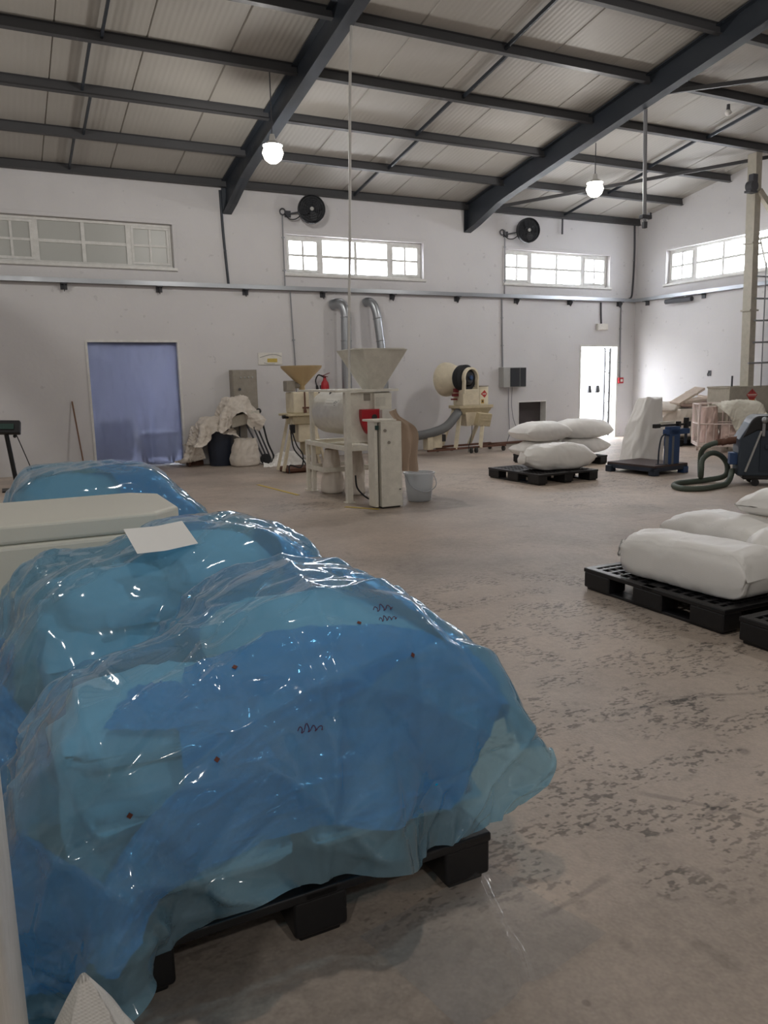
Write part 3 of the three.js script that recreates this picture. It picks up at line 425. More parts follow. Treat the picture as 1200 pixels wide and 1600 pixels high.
  part('cable', [TU([[10.32, 1.28, BZ + 0.08], [10.33, 0.9, BZ + 0.07], [10.36, 0.5, BZ + 0.06], [10.36, 0.22, BZ + 0.07], [10.25, 0.03, BZ + 0.12]], 0.01, 40, 6), TU([[10.42, 1.28, BZ + 0.08], [10.42, 0.85, BZ + 0.07], [10.5, 0.5, BZ + 0.06], [10.62, 0.28, BZ + 0.07], [10.7, 0.1, BZ + 0.1]], 0.008, 40, 6)], M.pipe, cb);
  // sign of crumpled plastic with an orange label
  const sg = thing('wall_sign', 'small pale sign with an orange label on the wall above the mill', 'sign', [4.8, 1.93, BZ]);
  part('plate', B(4.55, 5.03, 1.83, 2.06, BZ + 0.004, BZ + 0.02, 0.004), M.white, sg); part('label', B(4.73, 4.93, 1.88, 1.95, BZ + 0.02, BZ + 0.026, 0.001), M.yellow, sg, 'orange label strip'); for (const q of [[[4.58, 1.97], [4.72, 2.01], [4.88, 2.03], [5.02, 1.99]], [[4.66, 1.87], [4.75, 1.85], [4.88, 1.85]]]) part('outline', TU(q.map(([x, y]) => [x, y, BZ + 0.023]), 0.006, 20, 5), M.boxGrey, sg);
  // fire extinguisher
  const ex = thing('fire_extinguisher', 'red fire extinguisher with a white band and black horn hung on the wall', 'extinguisher', [5.86, 1.05, BZ]);
  part('bracket', B(5.8, 5.92, 1.35, 1.42, BZ + 0.001, BZ + 0.04), M.darkPipe, ex); part('cylinder', at(LA([[0, 0], [0.07, 0], [0.08, 0.02], [0.082, 0.4], [0.07, 0.47], [0.035, 0.52], [0.03, 0.56], [0, 0.56]], 28), 5.86, 1.0, BZ + 0.13), M.red, ex);
  part('label_band', at(new THREE.CylinderGeometry(0.0835, 0.0835, 0.11, 28, 1, true), 5.86, 1.27, BZ + 0.13), M.paper, ex); part('valve', [B(5.835, 5.885, 1.56, 1.6, BZ + 0.105, BZ + 0.155, 0.006), bar(V(5.8, 1.6, BZ + 0.13), V(5.96, 1.66, BZ + 0.15), 0.02, 0.012), bar(V(5.78, 1.62, BZ + 0.13), V(5.92, 1.58, BZ + 0.15), 0.02, 0.012)], M.redDark, ex);
  part('hose', TU([[5.84, 1.58, BZ + 0.13], [5.72, 1.62, BZ + 0.15], [5.66, 1.52, BZ + 0.15], [5.68, 1.4, BZ + 0.15]], 0.014, 24, 8), M.rubber, ex); part('horn', T(V(5.68, 1.42, BZ + 0.15), V(5.72, 1.12, BZ + 0.15), 0.022, 14, 0.05), M.black, ex);
  // galvanised exhaust ducts
  const duct = (label, pts, r) => {
    const d = thing('exhaust_duct', label, 'duct', pts[pts.length - 1]), c = new THREE.CatmullRomCurve3(pts.map((p) => V(...p)), false, 'centripetal', 0.5);
    part('pipe', new THREE.TubeGeometry(c, 60, r, 24), M.zinc, d);
    for (const t of [0.16, 0.3, 0.62, 0.92]) { const p = c.getPointAt(t), q = new THREE.Quaternion().setFromUnitVectors(V(0, 0, 1), c.getTangentAt(t)); part('joint_ring', new THREE.TorusGeometry(r + 0.004, 0.009, 8, 28).applyQuaternion(q).translate(p.x, p.y, p.z), M.zinc, d); }
  };
  duct('tall galvanised duct behind the mixer, bent into the wall, left of its twin', [[6.12, 2.98, BZ + 0.004], [6.16, 3.0, BZ + 0.08], [6.24, 2.98, BZ + 0.2], [6.29, 2.84, BZ + 0.26], [6.29, 2.5, BZ + 0.27], [6.28, 1.6, BZ + 0.27], [6.28, 0.9, BZ + 0.27], [6.28, 0.02, BZ + 0.27]], 0.1);
  duct('slanting galvanised duct above the square hopper, right of its twin', [[6.84, 3.04, BZ + 0.004], [6.87, 3.06, BZ + 0.06], [6.93, 3.02, BZ + 0.16], [6.98, 2.86, BZ + 0.22], [7.02, 2.5, BZ + 0.26], [7.05, 2.1, BZ + 0.3], [7.07, 1.5, BZ + 0.34], [7.07, 0.6, BZ + 0.36], [7.07, 0.02, BZ + 0.36]], 0.085);
  // hung from the roof
  const hp = thing('hanging_pipe', 'grey steel pipe hanging from the right rafter with a clamp at its end', 'pipe', [9.4, 5.3, -9.55]); part('pipe', T(V(9.36, 5.52, -9.55), V(9.42, 3.86, -9.55), 0.03, 12), M.pipe, hp); part('clamp', [B(9.34, 9.54, 3.92, 3.98, -9.59, -9.51, 0.008), B(9.5, 9.54, 3.92, 4.02, -9.58, -9.52, 0.006), B(9.39, 9.46, 3.78, 3.88, -9.58, -9.52, 0.01)], M.darkPipe, hp);
  const dr = thing('power_drop', 'long thin white conduit dropping from the nearer rafter to the mixer', 'conduit', [4.12, 5.9, -9.0]); part('tube', TU([[4.17, 5.86, -9.0], [4.12, 5.0, -9.0], [4.07, 3.4, -9.0], [4.03, 2.2, -9.02], [4.0, 1.4, -9.0]], 0.018, 40, 8), M.socket, dr); part('rafter_clip', B(4.1, 4.22, 5.72, 5.8, -9.06, -8.94, 0.006), M.zinc, dr);
  const bb = thing('bare_bulb', 'small unlit bulb clipped under a purlin near the right edge', 'bulb', [11.25, 5.6, -9.2]); part('holder', at(new THREE.CylinderGeometry(0.025, 0.03, 0.09, 12), 11.0, 5.72, -9.41), M.darkPipe, bb); part('globe', at(new THREE.SphereGeometry(0.05, 16, 12), 11.0, 5.64, -9.41), M.socket, bb);
}
{ // sheet of blue-tinted plastic over the doorway
  const n = 70, m = 60, g = new THREE.PlaneGeometry(1.56, 2.22, n, m), p = g.attributes.position;
  for (let k = 0; k < p.count; k++) { const x = p.getX(k), y = p.getY(k), t = (1.11 - y) / 2.22; p.setZ(k, 0.03 * sin(x * 9 + 2 * noise(x * 3, y) * 2) * (0.4 + t) + 0.02 * noise(x * 14, y * 3) + 0.012 * pow(ridge(x * 6 + y * 1.4, y * 3, 0), 4)); if (t > 0.97) p.setY(k, y + 0.03 * noise(x * 6, 2.5)); }
  g.computeVertexNormals();
  const t = thing('plastic_curtain', 'blue tinted plastic sheet hanging in the doorway at the left of the back wall', 'curtain', [2.27, 0, BZ - 0.1]); part('sheet', g.translate(2.27, 1.15, BZ - 0.11), M.curtain, t); part('rail', B(1.5, 3.04, 2.2, 2.25, BZ - 0.16, BZ - 0.12, 0.006), M.zinc, t);
  const wheelTub = (label, x0, x1, y1, z0, z1) => {
    const t = thing('storage_tub', label, 'tub', [(x0 + x1) / 2, 0, (z0 + z1) / 2], 'white tubs behind the plastic sheet'), w = x1 - x0, d = z1 - z0, h = y1 - 0.12;
    const s = new RoundedBoxGeometry(w, h, d, 3, 0.05).translate(0, h / 2, 0), p = s.attributes.position; for (let k = 0; k < p.count; k++) { const f = mix(0.9, 1, p.getY(k) / h); p.setX(k, p.getX(k) * f); p.setZ(k, p.getZ(k) * f); } s.computeVertexNormals();
    part('tub', s.translate((x0 + x1) / 2, 0.12, (z0 + z1) / 2), M.tub, t); part('rim', [B(x0 - 0.02, x1 + 0.02, y1 - 0.04, y1, z1 - 0.03, z1 + 0.02, 0.01), B(x0 - 0.02, x1 + 0.02, y1 - 0.04, y1, z0 - 0.02, z0 + 0.03, 0.01), B(x0 - 0.02, x0 + 0.03, y1 - 0.04, y1, z0, z1, 0.01), B(x1 - 0.03, x1 + 0.02, y1 - 0.04, y1, z0, z1, 0.01)], M.tub, t);
    for (const [x, z] of [[x0 + 0.12, z0 + 0.12], [x1 - 0.12, z0 + 0.12], [x0 + 0.12, z1 - 0.12], [x1 - 0.12, z1 - 0.12]]) part('castor', [at(new THREE.CylinderGeometry(0.045, 0.045, 0.03, 16).rotateZ(PI / 2), x, 0.046, z), B(x - 0.025, x + 0.025, 0.06, 0.125, z - 0.02, z + 0.02)], M.black, t);
  };
  wheelTub('taller white wheeled tub behind the plastic sheet at its left', 1.35, 2.3, 0.84, -15.9, -15.2); wheelTub('shorter white wheeled tub behind the plastic sheet at its right', 2.36, 3.1, 0.6, -15.75, -15.1);
}
{ // left part of the back wall
  const t = thing('broom', 'thin brown broomstick leaning on the wall left of the plastic sheet', 'broom', [1.2, 0, -14.1]); part('handle', T(V(1.25, 0.03, -14.05), V(1.17, 1.24, -14.47), 0.013, 8), M.stick, t); part('brush', [B(1.05, 1.4, 0.0, 0.09, -14.1, -14.03, 0.01)], M.bristle, t);
  const d = thing('scale_display', 'black scale display on a post at the left edge of the picture', 'scale', [0.1, 0, -12.5]);
  part('post', T(V(0.16, 0.02, -12.5), V(0.08, 0.86, -12.5), 0.032, 12), M.black, d); part('foot_plate', B(-0.05, 0.35, 0, 0.025, -12.68, -12.32, 0.006), M.black, d);
  part('housing', at(C(0.36, 0.2, 0.1, 0.02), 0.1, 0.93, -12.46, -0.35, -0.15, -0.1), M.black, d); part('screen', at(C(0.2, 0.08, 0.006), 0.09, 0.95, -12.403, -0.35, -0.15, -0.1), M.greenDark, d); part('cord', TU([[0.2, 0.86, -12.5], [0.28, 0.6, -12.5], [0.38, 0.25, -12.5], [0.42, 0.01, -12.45]], 0.008, 24, 6), M.rubber, d); part('knob', at(new THREE.SphereGeometry(0.025, 12, 8), 0.19, 0.8, -12.47), M.black, d);
}

// ---------------------------------------------------------------- machines and goods along the back wall
{ // dustbin and sacks round it
  const t = thing('dustbin', 'dark blue plastic dustbin against the back wall, heaped with sacks', 'bin', [3.63, 0, -14.1]);
  part('body', at(LA([[0, 0], [0.2, 0], [0.21, 0.02], [0.255, 0.66], [0.27, 0.67], [0.27, 0.7], [0.245, 0.7], [0.235, 0.66], [0.19, 0.03], [0, 0.03]], 36), 3.63, 0, -14.1), M.binBlue, t);
  for (const s of [-1, 1]) part('handle', TU([[3.63 + s * 0.25, 0.6, -14.16], [3.63 + s * 0.31, 0.6, -14.13], [3.63 + s * 0.31, 0.6, -14.07], [3.63 + s * 0.25, 0.6, -14.04]], 0.014, 16, 6), M.binBlue, t);
  heap('empty_sack', 'grey white empty sack crumpled over the mouth of the dark blue bin', 3, 0.34, 0.22, 0.26, [3.5, 0.69, -14.1], 0.2, M.cloth, 'sack', undefined, [{ c: [3.63, 0.35, -14.1], r: [0.28, 0.36, 0.28] }]);
  heap('empty_sack', 'rumpled sack bundle drooping left of the dark blue bin', 4, 0.18, 0.36, 0.16, [3.26, 0.4, -14.26], 0.6, M.cloth, 'sack', undefined, [{ c: [3.63, 0.35, -14.1], r: [0.28, 0.36, 0.28] }]);
  const st = thing('board_end', 'low brown board end on the floor left of the dark blue bin', 'board', [3.15, 0, -14.3]); part('board', B(3.05, 3.36, 0, 0.09, -14.42, -14.36, 0.004), M.rust, st); part('batten', B(3.05, 3.09, 0, 0.1, -14.36, -14.2, 0.004), M.rust, st);
  // metal tray trolley
  const y = thing('tipped_trolley', 'grey metal tray on dark tube legs leaning beside the dark blue bin', 'trolley', [4.1, 0, -13.95]);
  const tray = (g) => at(g, 4.0, 0.86, -14.0, 0.1, 0.2, 0.16);
  part('tray', [B(-0.3, 0.3, -0.09, -0.075, -0.22, 0.22), B(-0.3, 0.3, -0.09, 0.11, 0.205, 0.22), B(-0.3, 0.3, -0.09, 0.11, -0.22, -0.205), B(-0.3, -0.285, -0.09, 0.11, -0.22, 0.22), B(0.285, 0.3, -0.09, 0.11, -0.22, 0.22)].map(tray), M.hopper, y);
  part('back_plate', B(3.9, 4.2, 0.05, 0.8, -14.28, -14.26), M.panelGrey, y);
  for (const [a, b] of [[[4.15, 0.82, -13.85], [4.42, 0.06, -13.75]], [[4.05, 0.78, -13.85], [4.36, 0.06, -13.72]], [[4.02, 0.8, -14.1], [3.98, 0.02, -14.15]], [[4.22, 0.9, -13.95], [4.5, 0.1, -13.85]]]) part('leg', T(V(...a), V(...b), 0.017, 8), M.darkPipe, y);
  part('wheel', [at(new THREE.CylinderGeometry(0.1, 0.1, 0.04, 24).rotateX(PI / 2), 4.36, 0.101, -13.7), at(new THREE.CylinderGeometry(0.04, 0.04, 0.06, 16).rotateX(PI / 2), 4.36, 0.101, -13.7)], M.rubber, y); part('knob', at(new THREE.SphereGeometry(0.05, 14, 10), 4.33, 0.98, -13.9), M.black, y);
  part('hose', TU([[4.3, 0.95, -13.9], [4.36, 0.75, -13.8], [4.42, 0.4, -13.72], [4.53, 0.12, -13.75], [4.5, 0.02, -13.8]], 0.018, 30, 8), M.rubber, y);
  heap('empty_sack', 'pinkish white sack heaped on the grey tipped tray under the cabinet', 5, 0.34, 0.36, 0.26, [3.92, 0.92, -14.0], 0.1, M.cloth, 'sack', undefined, [{ c: [4.0, 0.86, -14.0], box: [0.3, 0.1, 0.23], turn: 0.2 }]);
  standingSack('white open sack slumped on the floor in front of the dark blue bin', 6, 0.5, 0.42, 0.5, [3.98, 0, -13.75], 0.2, { fold: 0.35, top: 0.72, lean: 0.03 });
  heap('empty_sack', 'crumpled white sack lying flat near the foot of the cream mill', 8, 0.3, 0.24, 0.25, [4.72, 0, -13.55], -0.2, M.sack);
}
{ // mill with funnel
  const X = 4.5, Z = -12.3, t = thing('seed_mill', 'cream mill with a tan funnel on top, standing behind the mixer', 'machine', [X, 0, Z]);
  part('funnel', at(LA([[0.045, 1.38], [0.055, 1.44], [0.335, 1.72], [0.345, 1.76], [0.335, 1.76], [0.04, 1.46], [0.03, 1.38]], 40), X + 0.1, 0, Z), M.tan, t);
  part('neck', T(V(X + 0.1, 1.2, Z), V(X + 0.1, 1.4, Z), 0.05, 16), M.tan, t);
  part('body', [B(X - 0.13, X + 0.32, 0.98, 1.33, Z - 0.2, Z + 0.2, 0.02), B(X - 0.05, X + 0.3, 0.5, 0.8, Z - 0.16, Z + 0.16, 0.02)], M.cream, t);
  part('ledge', [B(X - 0.25, X + 0.34, 0.94, 0.98, Z - 0.24, Z + 0.24, 0.008), B(X - 0.15, X + 0.34, 0.8, 0.94, Z - 0.18, Z + 0.18, 0.015)], M.creamDark, t);
  part('motor', [B(X - 0.2, X - 0.05, 1.34, 1.52, Z - 0.1, Z + 0.1, 0.02), at(new THREE.CylinderGeometry(0.05, 0.05, 0.1, 14).rotateZ(PI / 2), X, 1.44, Z)], M.panelGrey, t);
  part('clamp_rod', [T(V(X + 0.06, 1.02, Z + 0.22), V(X + 0.06, 1.35, Z + 0.22), 0.014, 8), B(X + 0.02, X + 0.28, 1.06, 1.085, Z + 0.2, Z + 0.225), B(X + 0.04, X + 0.08, 0.99, 1.04, Z + 0.2, Z + 0.24)], M.rust, t);
  part('knob', at(new THREE.CylinderGeometry(0.03, 0.03, 0.1, 12).rotateZ(PI / 2), X - 0.25, 0.93, Z + 0.1), M.black, t); part('switch', [B(X - 0.19, X - 0.11, 0.66, 0.8, Z + 0.1, Z + 0.18, 0.01)], M.black, t);
  for (const [a, b] of [[-0.22, 0.14], [0.3, 0.14], [-0.22, -0.16], [0.3, -0.16]]) part('leg', bar(V(X + a * 0.6 + 0.02, 0.95, Z + b * 0.8), V(X + a * 1.5, 0.03, Z + b), 0.045, 0.045), M.cream, t);
  part('outlet', [B(X + 0.06, X + 0.32, 0.28, 0.5, Z - 0.1, Z + 0.2, 0.01), B(X + 0.1, X + 0.3, 0.4, 0.47, Z + 0.2, Z + 0.21)], M.creamDark, t); part('base', [B(X - 0.3, X + 0.4, 0.03, 0.08, Z - 0.25, Z + 0.25, 0.006), B(X - 0.28, X + 0.38, 0, 0.03, Z - 0.2, Z - 0.14), B(X - 0.28, X + 0.38, 0, 0.03, Z + 0.14, Z + 0.2)], M.rust, t);
  part('cable', [TU([[X - 0.15, 0.66, Z + 0.14], [X - 0.1, 0.45, Z + 0.2], [X - 0.02, 0.3, Z + 0.24], [X - 0.08, 0.1, Z + 0.3], [X - 0.28, 0.14, Z + 0.3], [X - 0.3, 0.02, Z + 0.34]], 0.012, 40, 6), TU([[X - 0.18, 0.68, Z + 0.14], [X - 0.16, 0.4, Z + 0.22], [X - 0.02, 0.2, Z + 0.28], [X + 0.05, 0.02, Z + 0.32]], 0.012, 40, 6)], M.rubber, t);
}
{ // ribbon mixer on its stand
  const x0 = 3.82, x1 = 4.46, z0 = -10.08, z1 = -8.68, t = thing('drum_mixer', 'white drum mixer with a square hopper on a steel stand, red guard in front', 'mixer', [4.25, 0, -9.4]), m = M.machine;
  const leg = (x, z, h, w = 0.05) => part('leg', [B(x - w / 2, x + w / 2, 0.012, h, z - w / 2, z + w / 2, 0.004), B(x - w / 2 - 0.02, x + w / 2 + 0.02, 0, 0.012, z - w / 2 - 0.02, z + w / 2 + 0.02)], m, t);
  leg(x0, z1, 1.36, 0.075); leg(x0, z0, 0.7); leg(x1, z1, 0.7); leg(x1, z0, 1.36); leg(x0 + 0.02, z0 + 0.16, 1.36, 0.055);
  part('stand_rail', [B(x0 - 0.03, x0 + 0.03, 0.64, 0.7, z0, z1, 0.004), B(x1 - 0.03, x1 + 0.03, 0.64, 0.7, z0, z1, 0.004), B(x0, x1, 0.64, 0.7, z0 - 0.03, z0 + 0.03, 0.004), B(x0, x1, 0.64, 0.7, z1 - 0.03, z1 + 0.03, 0.004)], m, t);
  part('stretcher', [B(x0 - 0.015, x0 + 0.015, 0.3, 0.36, z0, z0 + 0.62, 0.004), B(x0, x1, 0.3, 0.36, z0 - 0.015, z0 + 0.015, 0.004), B(x1 - 0.015, x1 + 0.015, 0.3, 0.36, z0, z1, 0.004), B(x0, x1, 0.3, 0.36, z0 + 0.6, z0 + 0.63, 0.004)], m, t);
  part('shelf', B(x0 + 0.03, x1 - 0.03, 0.645, 0.66, z0 + 0.03, z1 - 0.03), M.creamDark, t);
  part('top_rail', [B(x0 - 0.16, x1 + 0.06, 1.36, 1.39, z1 - 0.04, z1 + 0.03, 0.004), B(x0 - 0.03, x0 + 0.03, 1.36, 1.39, z0, z1, 0.004), B(x1 - 0.02, x1 + 0.04, 1.36, 1.39, z0, z1, 0.004), B(x0 - 0.1, x1 + 0.06, 1.36, 1.39, z0 - 0.03, z0 + 0.03, 0.004)], m, t);
  const r = 0.275, cx = 4.12, cy = 1.1, prof = new THREE.Shape(); prof.moveTo(cx - r, 1.35); for (let k = 0; k <= 30; k++) { const a = PI + 0.12 + (PI - 0.24) * k / 30; prof.lineTo(cx + (r + 0.02) * cos(a), cy + (r + 0.02) * sin(a)); } prof.lineTo(cx + r, 1.35); prof.closePath();
  const full = new THREE.Shape(); full.absarc(cx, cy - 0.01, 0.295, 0, 2 * PI); // drum
  part('drum', toCreasedNormals(new THREE.ExtrudeGeometry(full, { depth: 1.12, bevelEnabled: true, bevelSize: 0.03, bevelThickness: 0.05, bevelSegments: 4, bevelOffset: -0.03, curveSegments: 48 }).translate(0, 0, -9.93), 0.5), M.brushed, t);
  part('lifting_ring', at(new THREE.TorusGeometry(0.04, 0.012, 8, 20), 3.98, 1.32, -9.55, 0, 0.8, 0), M.darkPipe, t);
  part('end_plate', [B(x0 + 0.05, 4.42, 0.74, 1.355, z1 - 0.06, z1 - 0.03, 0.004)], m, t); part('gear_case', [B(4.18, 4.42, 0.98, 1.34, z1 - 0.03, z1 + 0.03, 0.008)], m, t);
  part('sticker', B(4.06, 4.15, 1.25, 1.34, z1 - 0.029, z1 - 0.026), M.panelGrey, t, 'dark grey sticker'); part('rating_plate', B(4.2, 4.33, 1.18, 1.29, z1 + 0.03, z1 + 0.034), M.hopper, t); part('control_box', B(4.23, 4.41, 0.92, 1.14, z1 + 0.03, z1 + 0.14, 0.008), M.white, t);
  const gd = new THREE.Shape(); gd.moveTo(-0.13, 0.14); gd.lineTo(0.1, 0.14); gd.lineTo(0.1, -0.1); gd.quadraticCurveTo(0.02, -0.2, -0.06, -0.14); gd.quadraticCurveTo(-0.15, -0.02, -0.13, 0.14);
  const guard = part('guard', new THREE.ExtrudeGeometry(gd, { depth: 0.07, bevelEnabled: true, bevelSize: 0.008, bevelThickness: 0.008, bevelSegments: 2 }).translate(4.13, 1.0, z1 - 0.02), M.red, t, 'red belt guard'); part('shaft_hole', at(new THREE.CylinderGeometry(0.035, 0.035, 0.012, 18).rotateX(PI / 2), 4.16, 1.05, z1 + 0.062), M.darkSteel, guard);
  const hop = new THREE.CylinderGeometry(0.475, 0.14, 0.5, 4, 1, true).rotateY(PI / 4), hin = new THREE.CylinderGeometry(0.465, 0.13, 0.5, 4, 1, true).rotateY(PI / 4); { const ix = hin.index.array; for (let k = 0; k < ix.length; k += 3) { const s = ix[k]; ix[k] = ix[k + 1]; ix[k + 1] = s; } hin.computeVertexNormals(); }
  const hg = (g) => toCreasedNormals(g.toNonIndexed(), 0.3).rotateY(0.12).translate(4.42, 1.635, -9.2);
  part('hopper', [hg(hop), hg(hin), ...frameXY(-0.335, 0.335, -0.335, 0.335, 0.012, -0.012, 0.008).map((g) => at(g, 4.42, 1.885, -9.2, PI / 2, 0, 0.12))], M.hopper, t);
  const lt = canvasTex(512, 128, (c, w, h) => { c.fillStyle = '#e9e8e2'; c.fillRect(0, 0, w, h); c.fillStyle = '#8b8c8a'; for (let k = 0; k < 40; k++) c.fillRect(20 + k * 7, 34 + (k % 3), 4 + (k * 7) % 3, 6); for (let k = 0; k < 34; k++) c.fillRect(70 + k * 7, 86 + (k % 2), 4 + (k * 5) % 3, 6); c.strokeStyle = '#4f5254'; c.lineWidth = 9; c.beginPath(); c.moveTo(330, 84); c.bezierCurveTo(350, 40, 395, 30, 420, 62); c.bezierCurveTo(440, 72, 465, 50, 470, 18); c.stroke(); c.beginPath(); c.moveTo(345, 90); c.bezierCurveTo(370, 60, 400, 64, 410, 92); c.stroke(); c.beginPath(); c.moveTo(360, 112); c.lineTo(420, 112); c.stroke(); });
  const arc = new THREE.CylinderGeometry(0.2965, 0.2965, 0.46, 18, 1, true, PI + 0.25, 0.36).rotateX(PI / 2); // laid on the drum's flank
  { const p = arc.attributes.position, uv = arc.attributes.uv; let a0 = 9, a1 = -9; for (let k = 0; k < p.count; k++) { const a = p.getY(k); a0 = min(a0, a); a1 = max(a1, a); } for (let k = 0; k < p.count; k++) uv.setXY(k, (p.getZ(k) + 0.23) / 0.46, (p.getY(k) - a0) / (a1 - a0)); }
  { const p = arc.attributes.position; let sx = 0, sy = 0; for (let k = 0; k < p.count; k++) { sx += p.getX(k); sy += p.getY(k); } const want = PI - 0.5, have = atan2(sy, sx); arc.rotateZ(want - have); const uv = arc.attributes.uv; let y0 = 9, y1 = -9; for (let k = 0; k < p.count; k++) { y0 = min(y0, p.getY(k)); y1 = max(y1, p.getY(k)); } for (let k = 0; k < p.count; k++) uv.setY(k, (p.getY(k) - y0) / (y1 - y0)); }
  part('lettering', arc.translate(cx, cy - 0.01, -9.25), std(0xffffff, 0.35, { map: lt }), t, 'grey printed lettering and logo', true);
  part('cable', TU([[3.9, 0.34, z1 + 0.02], [3.91, 0.18, z1 + 0.05], [4.0, 0.06, z1 + 0.16], [4.02, 0.1, z1 + 0.38], [3.99, 0.2, z1 + 0.5]], 0.011, 40, 8), M.rubber, t);
  // bags under it and the cabinet in front
  standingSack('white sack standing under the mixer stand, the left one', 11, 0.26, 0.3, 0.6, [3.98, 0, -9.62], 0.3, { top: 0.55, mat: M.cloth });
  standingSack('white sack standing under the mixer stand, the right one', 12, 0.24, 0.26, 0.62, [4.18, 0, -9.3], 0.1, { top: 0.7, mat: M.cloth });
  const k = thing('machine_column', 'scuffed beige steel column standing in front of the mixer, cloth on its side', 'cabinet', [4.07, 0, -8.05]);
  part('body', B(3.95, 4.22, 0.02, 1.02, -8.34, -8.02, 0.008), M.machine, k); part('side_channel', B(3.88, 3.925, 0.02, 1.03, -8.24, -8.06, 0.006), M.machine, k); part('gap_seal', B(3.925, 3.95, 0.03, 1.0, -8.26, -8.1), M.darkSteel, k); part('cap', B(3.87, 4.16, 1.02, 1.045, -8.36, -8.03, 0.005), M.machine, k);
  for (const [x, y] of [[4.0, 0.92], [4.05, 0.78]]) part('screw', at(new THREE.CylinderGeometry(0.018, 0.018, 0.016, 12).rotateX(PI / 2), x, y, -8.015), M.panelGrey, k); part('latch', [B(3.89, 3.93, 0.93, 0.98, -8.06, -8.03, 0.006)], M.greenDark, k); part('foot', [B(3.97, 4.2, 0, 0.02, -8.32, -8.05)], M.darkSteel, k);
  part('handle', [T(V(4.225, 0.16, -8.06), V(4.225, 0.3, -8.06), 0.008, 8), T(V(4.18, 0.22, -8.01), V(4.23, 0.22, -8.05), 0.007, 8)], M.darkPipe, k);
  { const g = new THREE.PlaneGeometry(1, 1, 30, 44), p = g.attributes.position; // work cloth: over the column's shoulder and down its side in folds
    for (let k = 0; k < p.count; k++) { const u = p.getX(k) + 0.5, t = 0.5 - p.getY(k), w = mix(0.1, 0.2, sm(0, 0.4, t)); p.setXYZ(k, mix(4.15, 4.235, sm(0, 0.3, t)) + w * u + 0.012 * sin(t * 9 + u * 4), 1.13 - 0.7 * t + 0.03 * u * sm(0.1, 0, t) - 0.02 * noise(u * 5, 1.5) * sm(0.9, 1, t), -8.2 + 0.16 * sm(0, 0.25, t) * (0.4 + 0.6 * u) + 0.025 * sin(u * 13 + 2 * t) * (0.3 + t) + 0.01 * noise(u * 9, t * 9)); }
    g.computeVertexNormals(); solo('work_cloth', 'brown work cloth hanging over the right side of the beige column', 'cloth', g, std(0xbca794, 0.95, { bumpMap: weave, bumpScale: 0.001, side: THREE.DoubleSide }), [4.3, 0.43, -8.1]);
    const q = g.clone(), r = q.attributes.position; for (let k = 0; k < r.count; k++) r.setXYZ(k, 4.4 + (r.getX(k) - 4.3) * 0.35, 0.55 + (r.getY(k) - 0.43) * 0.55, r.getZ(k) - 0.06); q.computeVertexNormals(); solo('rag', 'white rag behind the brown work cloth on the beige column', 'cloth', q, std(0xe4e0d8, 0.9, { side: THREE.DoubleSide }), [4.42, 0.55, -8.16]); }
  const bu = thing('bucket', 'translucent white bucket on the floor right of the beige column', 'bucket', [4.63, 0, -8.35]);
  part('body', at(LA([[0, 0.005], [0.14, 0.005], [0.15, 0.02], [0.185, 0.34], [0.2, 0.345], [0.2, 0.36], [0.18, 0.36], [0.176, 0.34], [0.142, 0.025], [0, 0.02]], 40), 4.63, 0, -8.35), M.tubClear, bu); part('handle', TU([[4.43, 0.34, -8.35], [4.46, 0.2, -8.22], [4.63, 0.13, -8.17], [4.8, 0.2, -8.22], [4.83, 0.34, -8.35]], 0.006, 30, 6), M.zinc, bu); part('residue', at(LA([[0, 0.03], [0.138, 0.03], [0.145, 0.1], [0.08, 0.125], [0, 0.12]], 24), 4.63, 0, -8.35), M.brownCloth, bu, 'brown residue in the bottom');
  const tp = (label, a, b) => solo('floor_tape', label, 'tape', at(C(0.05, 0.003, hypot(a[0] - b[0], a[1] - b[1])), (a[0] + b[0]) / 2, 0.0035, (a[1] + b[1]) / 2, 0, atan2(b[0] - a[0], b[1] - a[1]), 0), M.yellow, [(a[0] + b[0]) / 2, 0, (a[1] + b[1]) / 2]);
  tp('worn yellow tape line on the floor left of the mixer', [3.36, -11.0], [3.5, -9.65]); tp('short yellow tape piece on the floor in front of the mixer', [3.64, -8.4], [3.9, -8.02]);
}
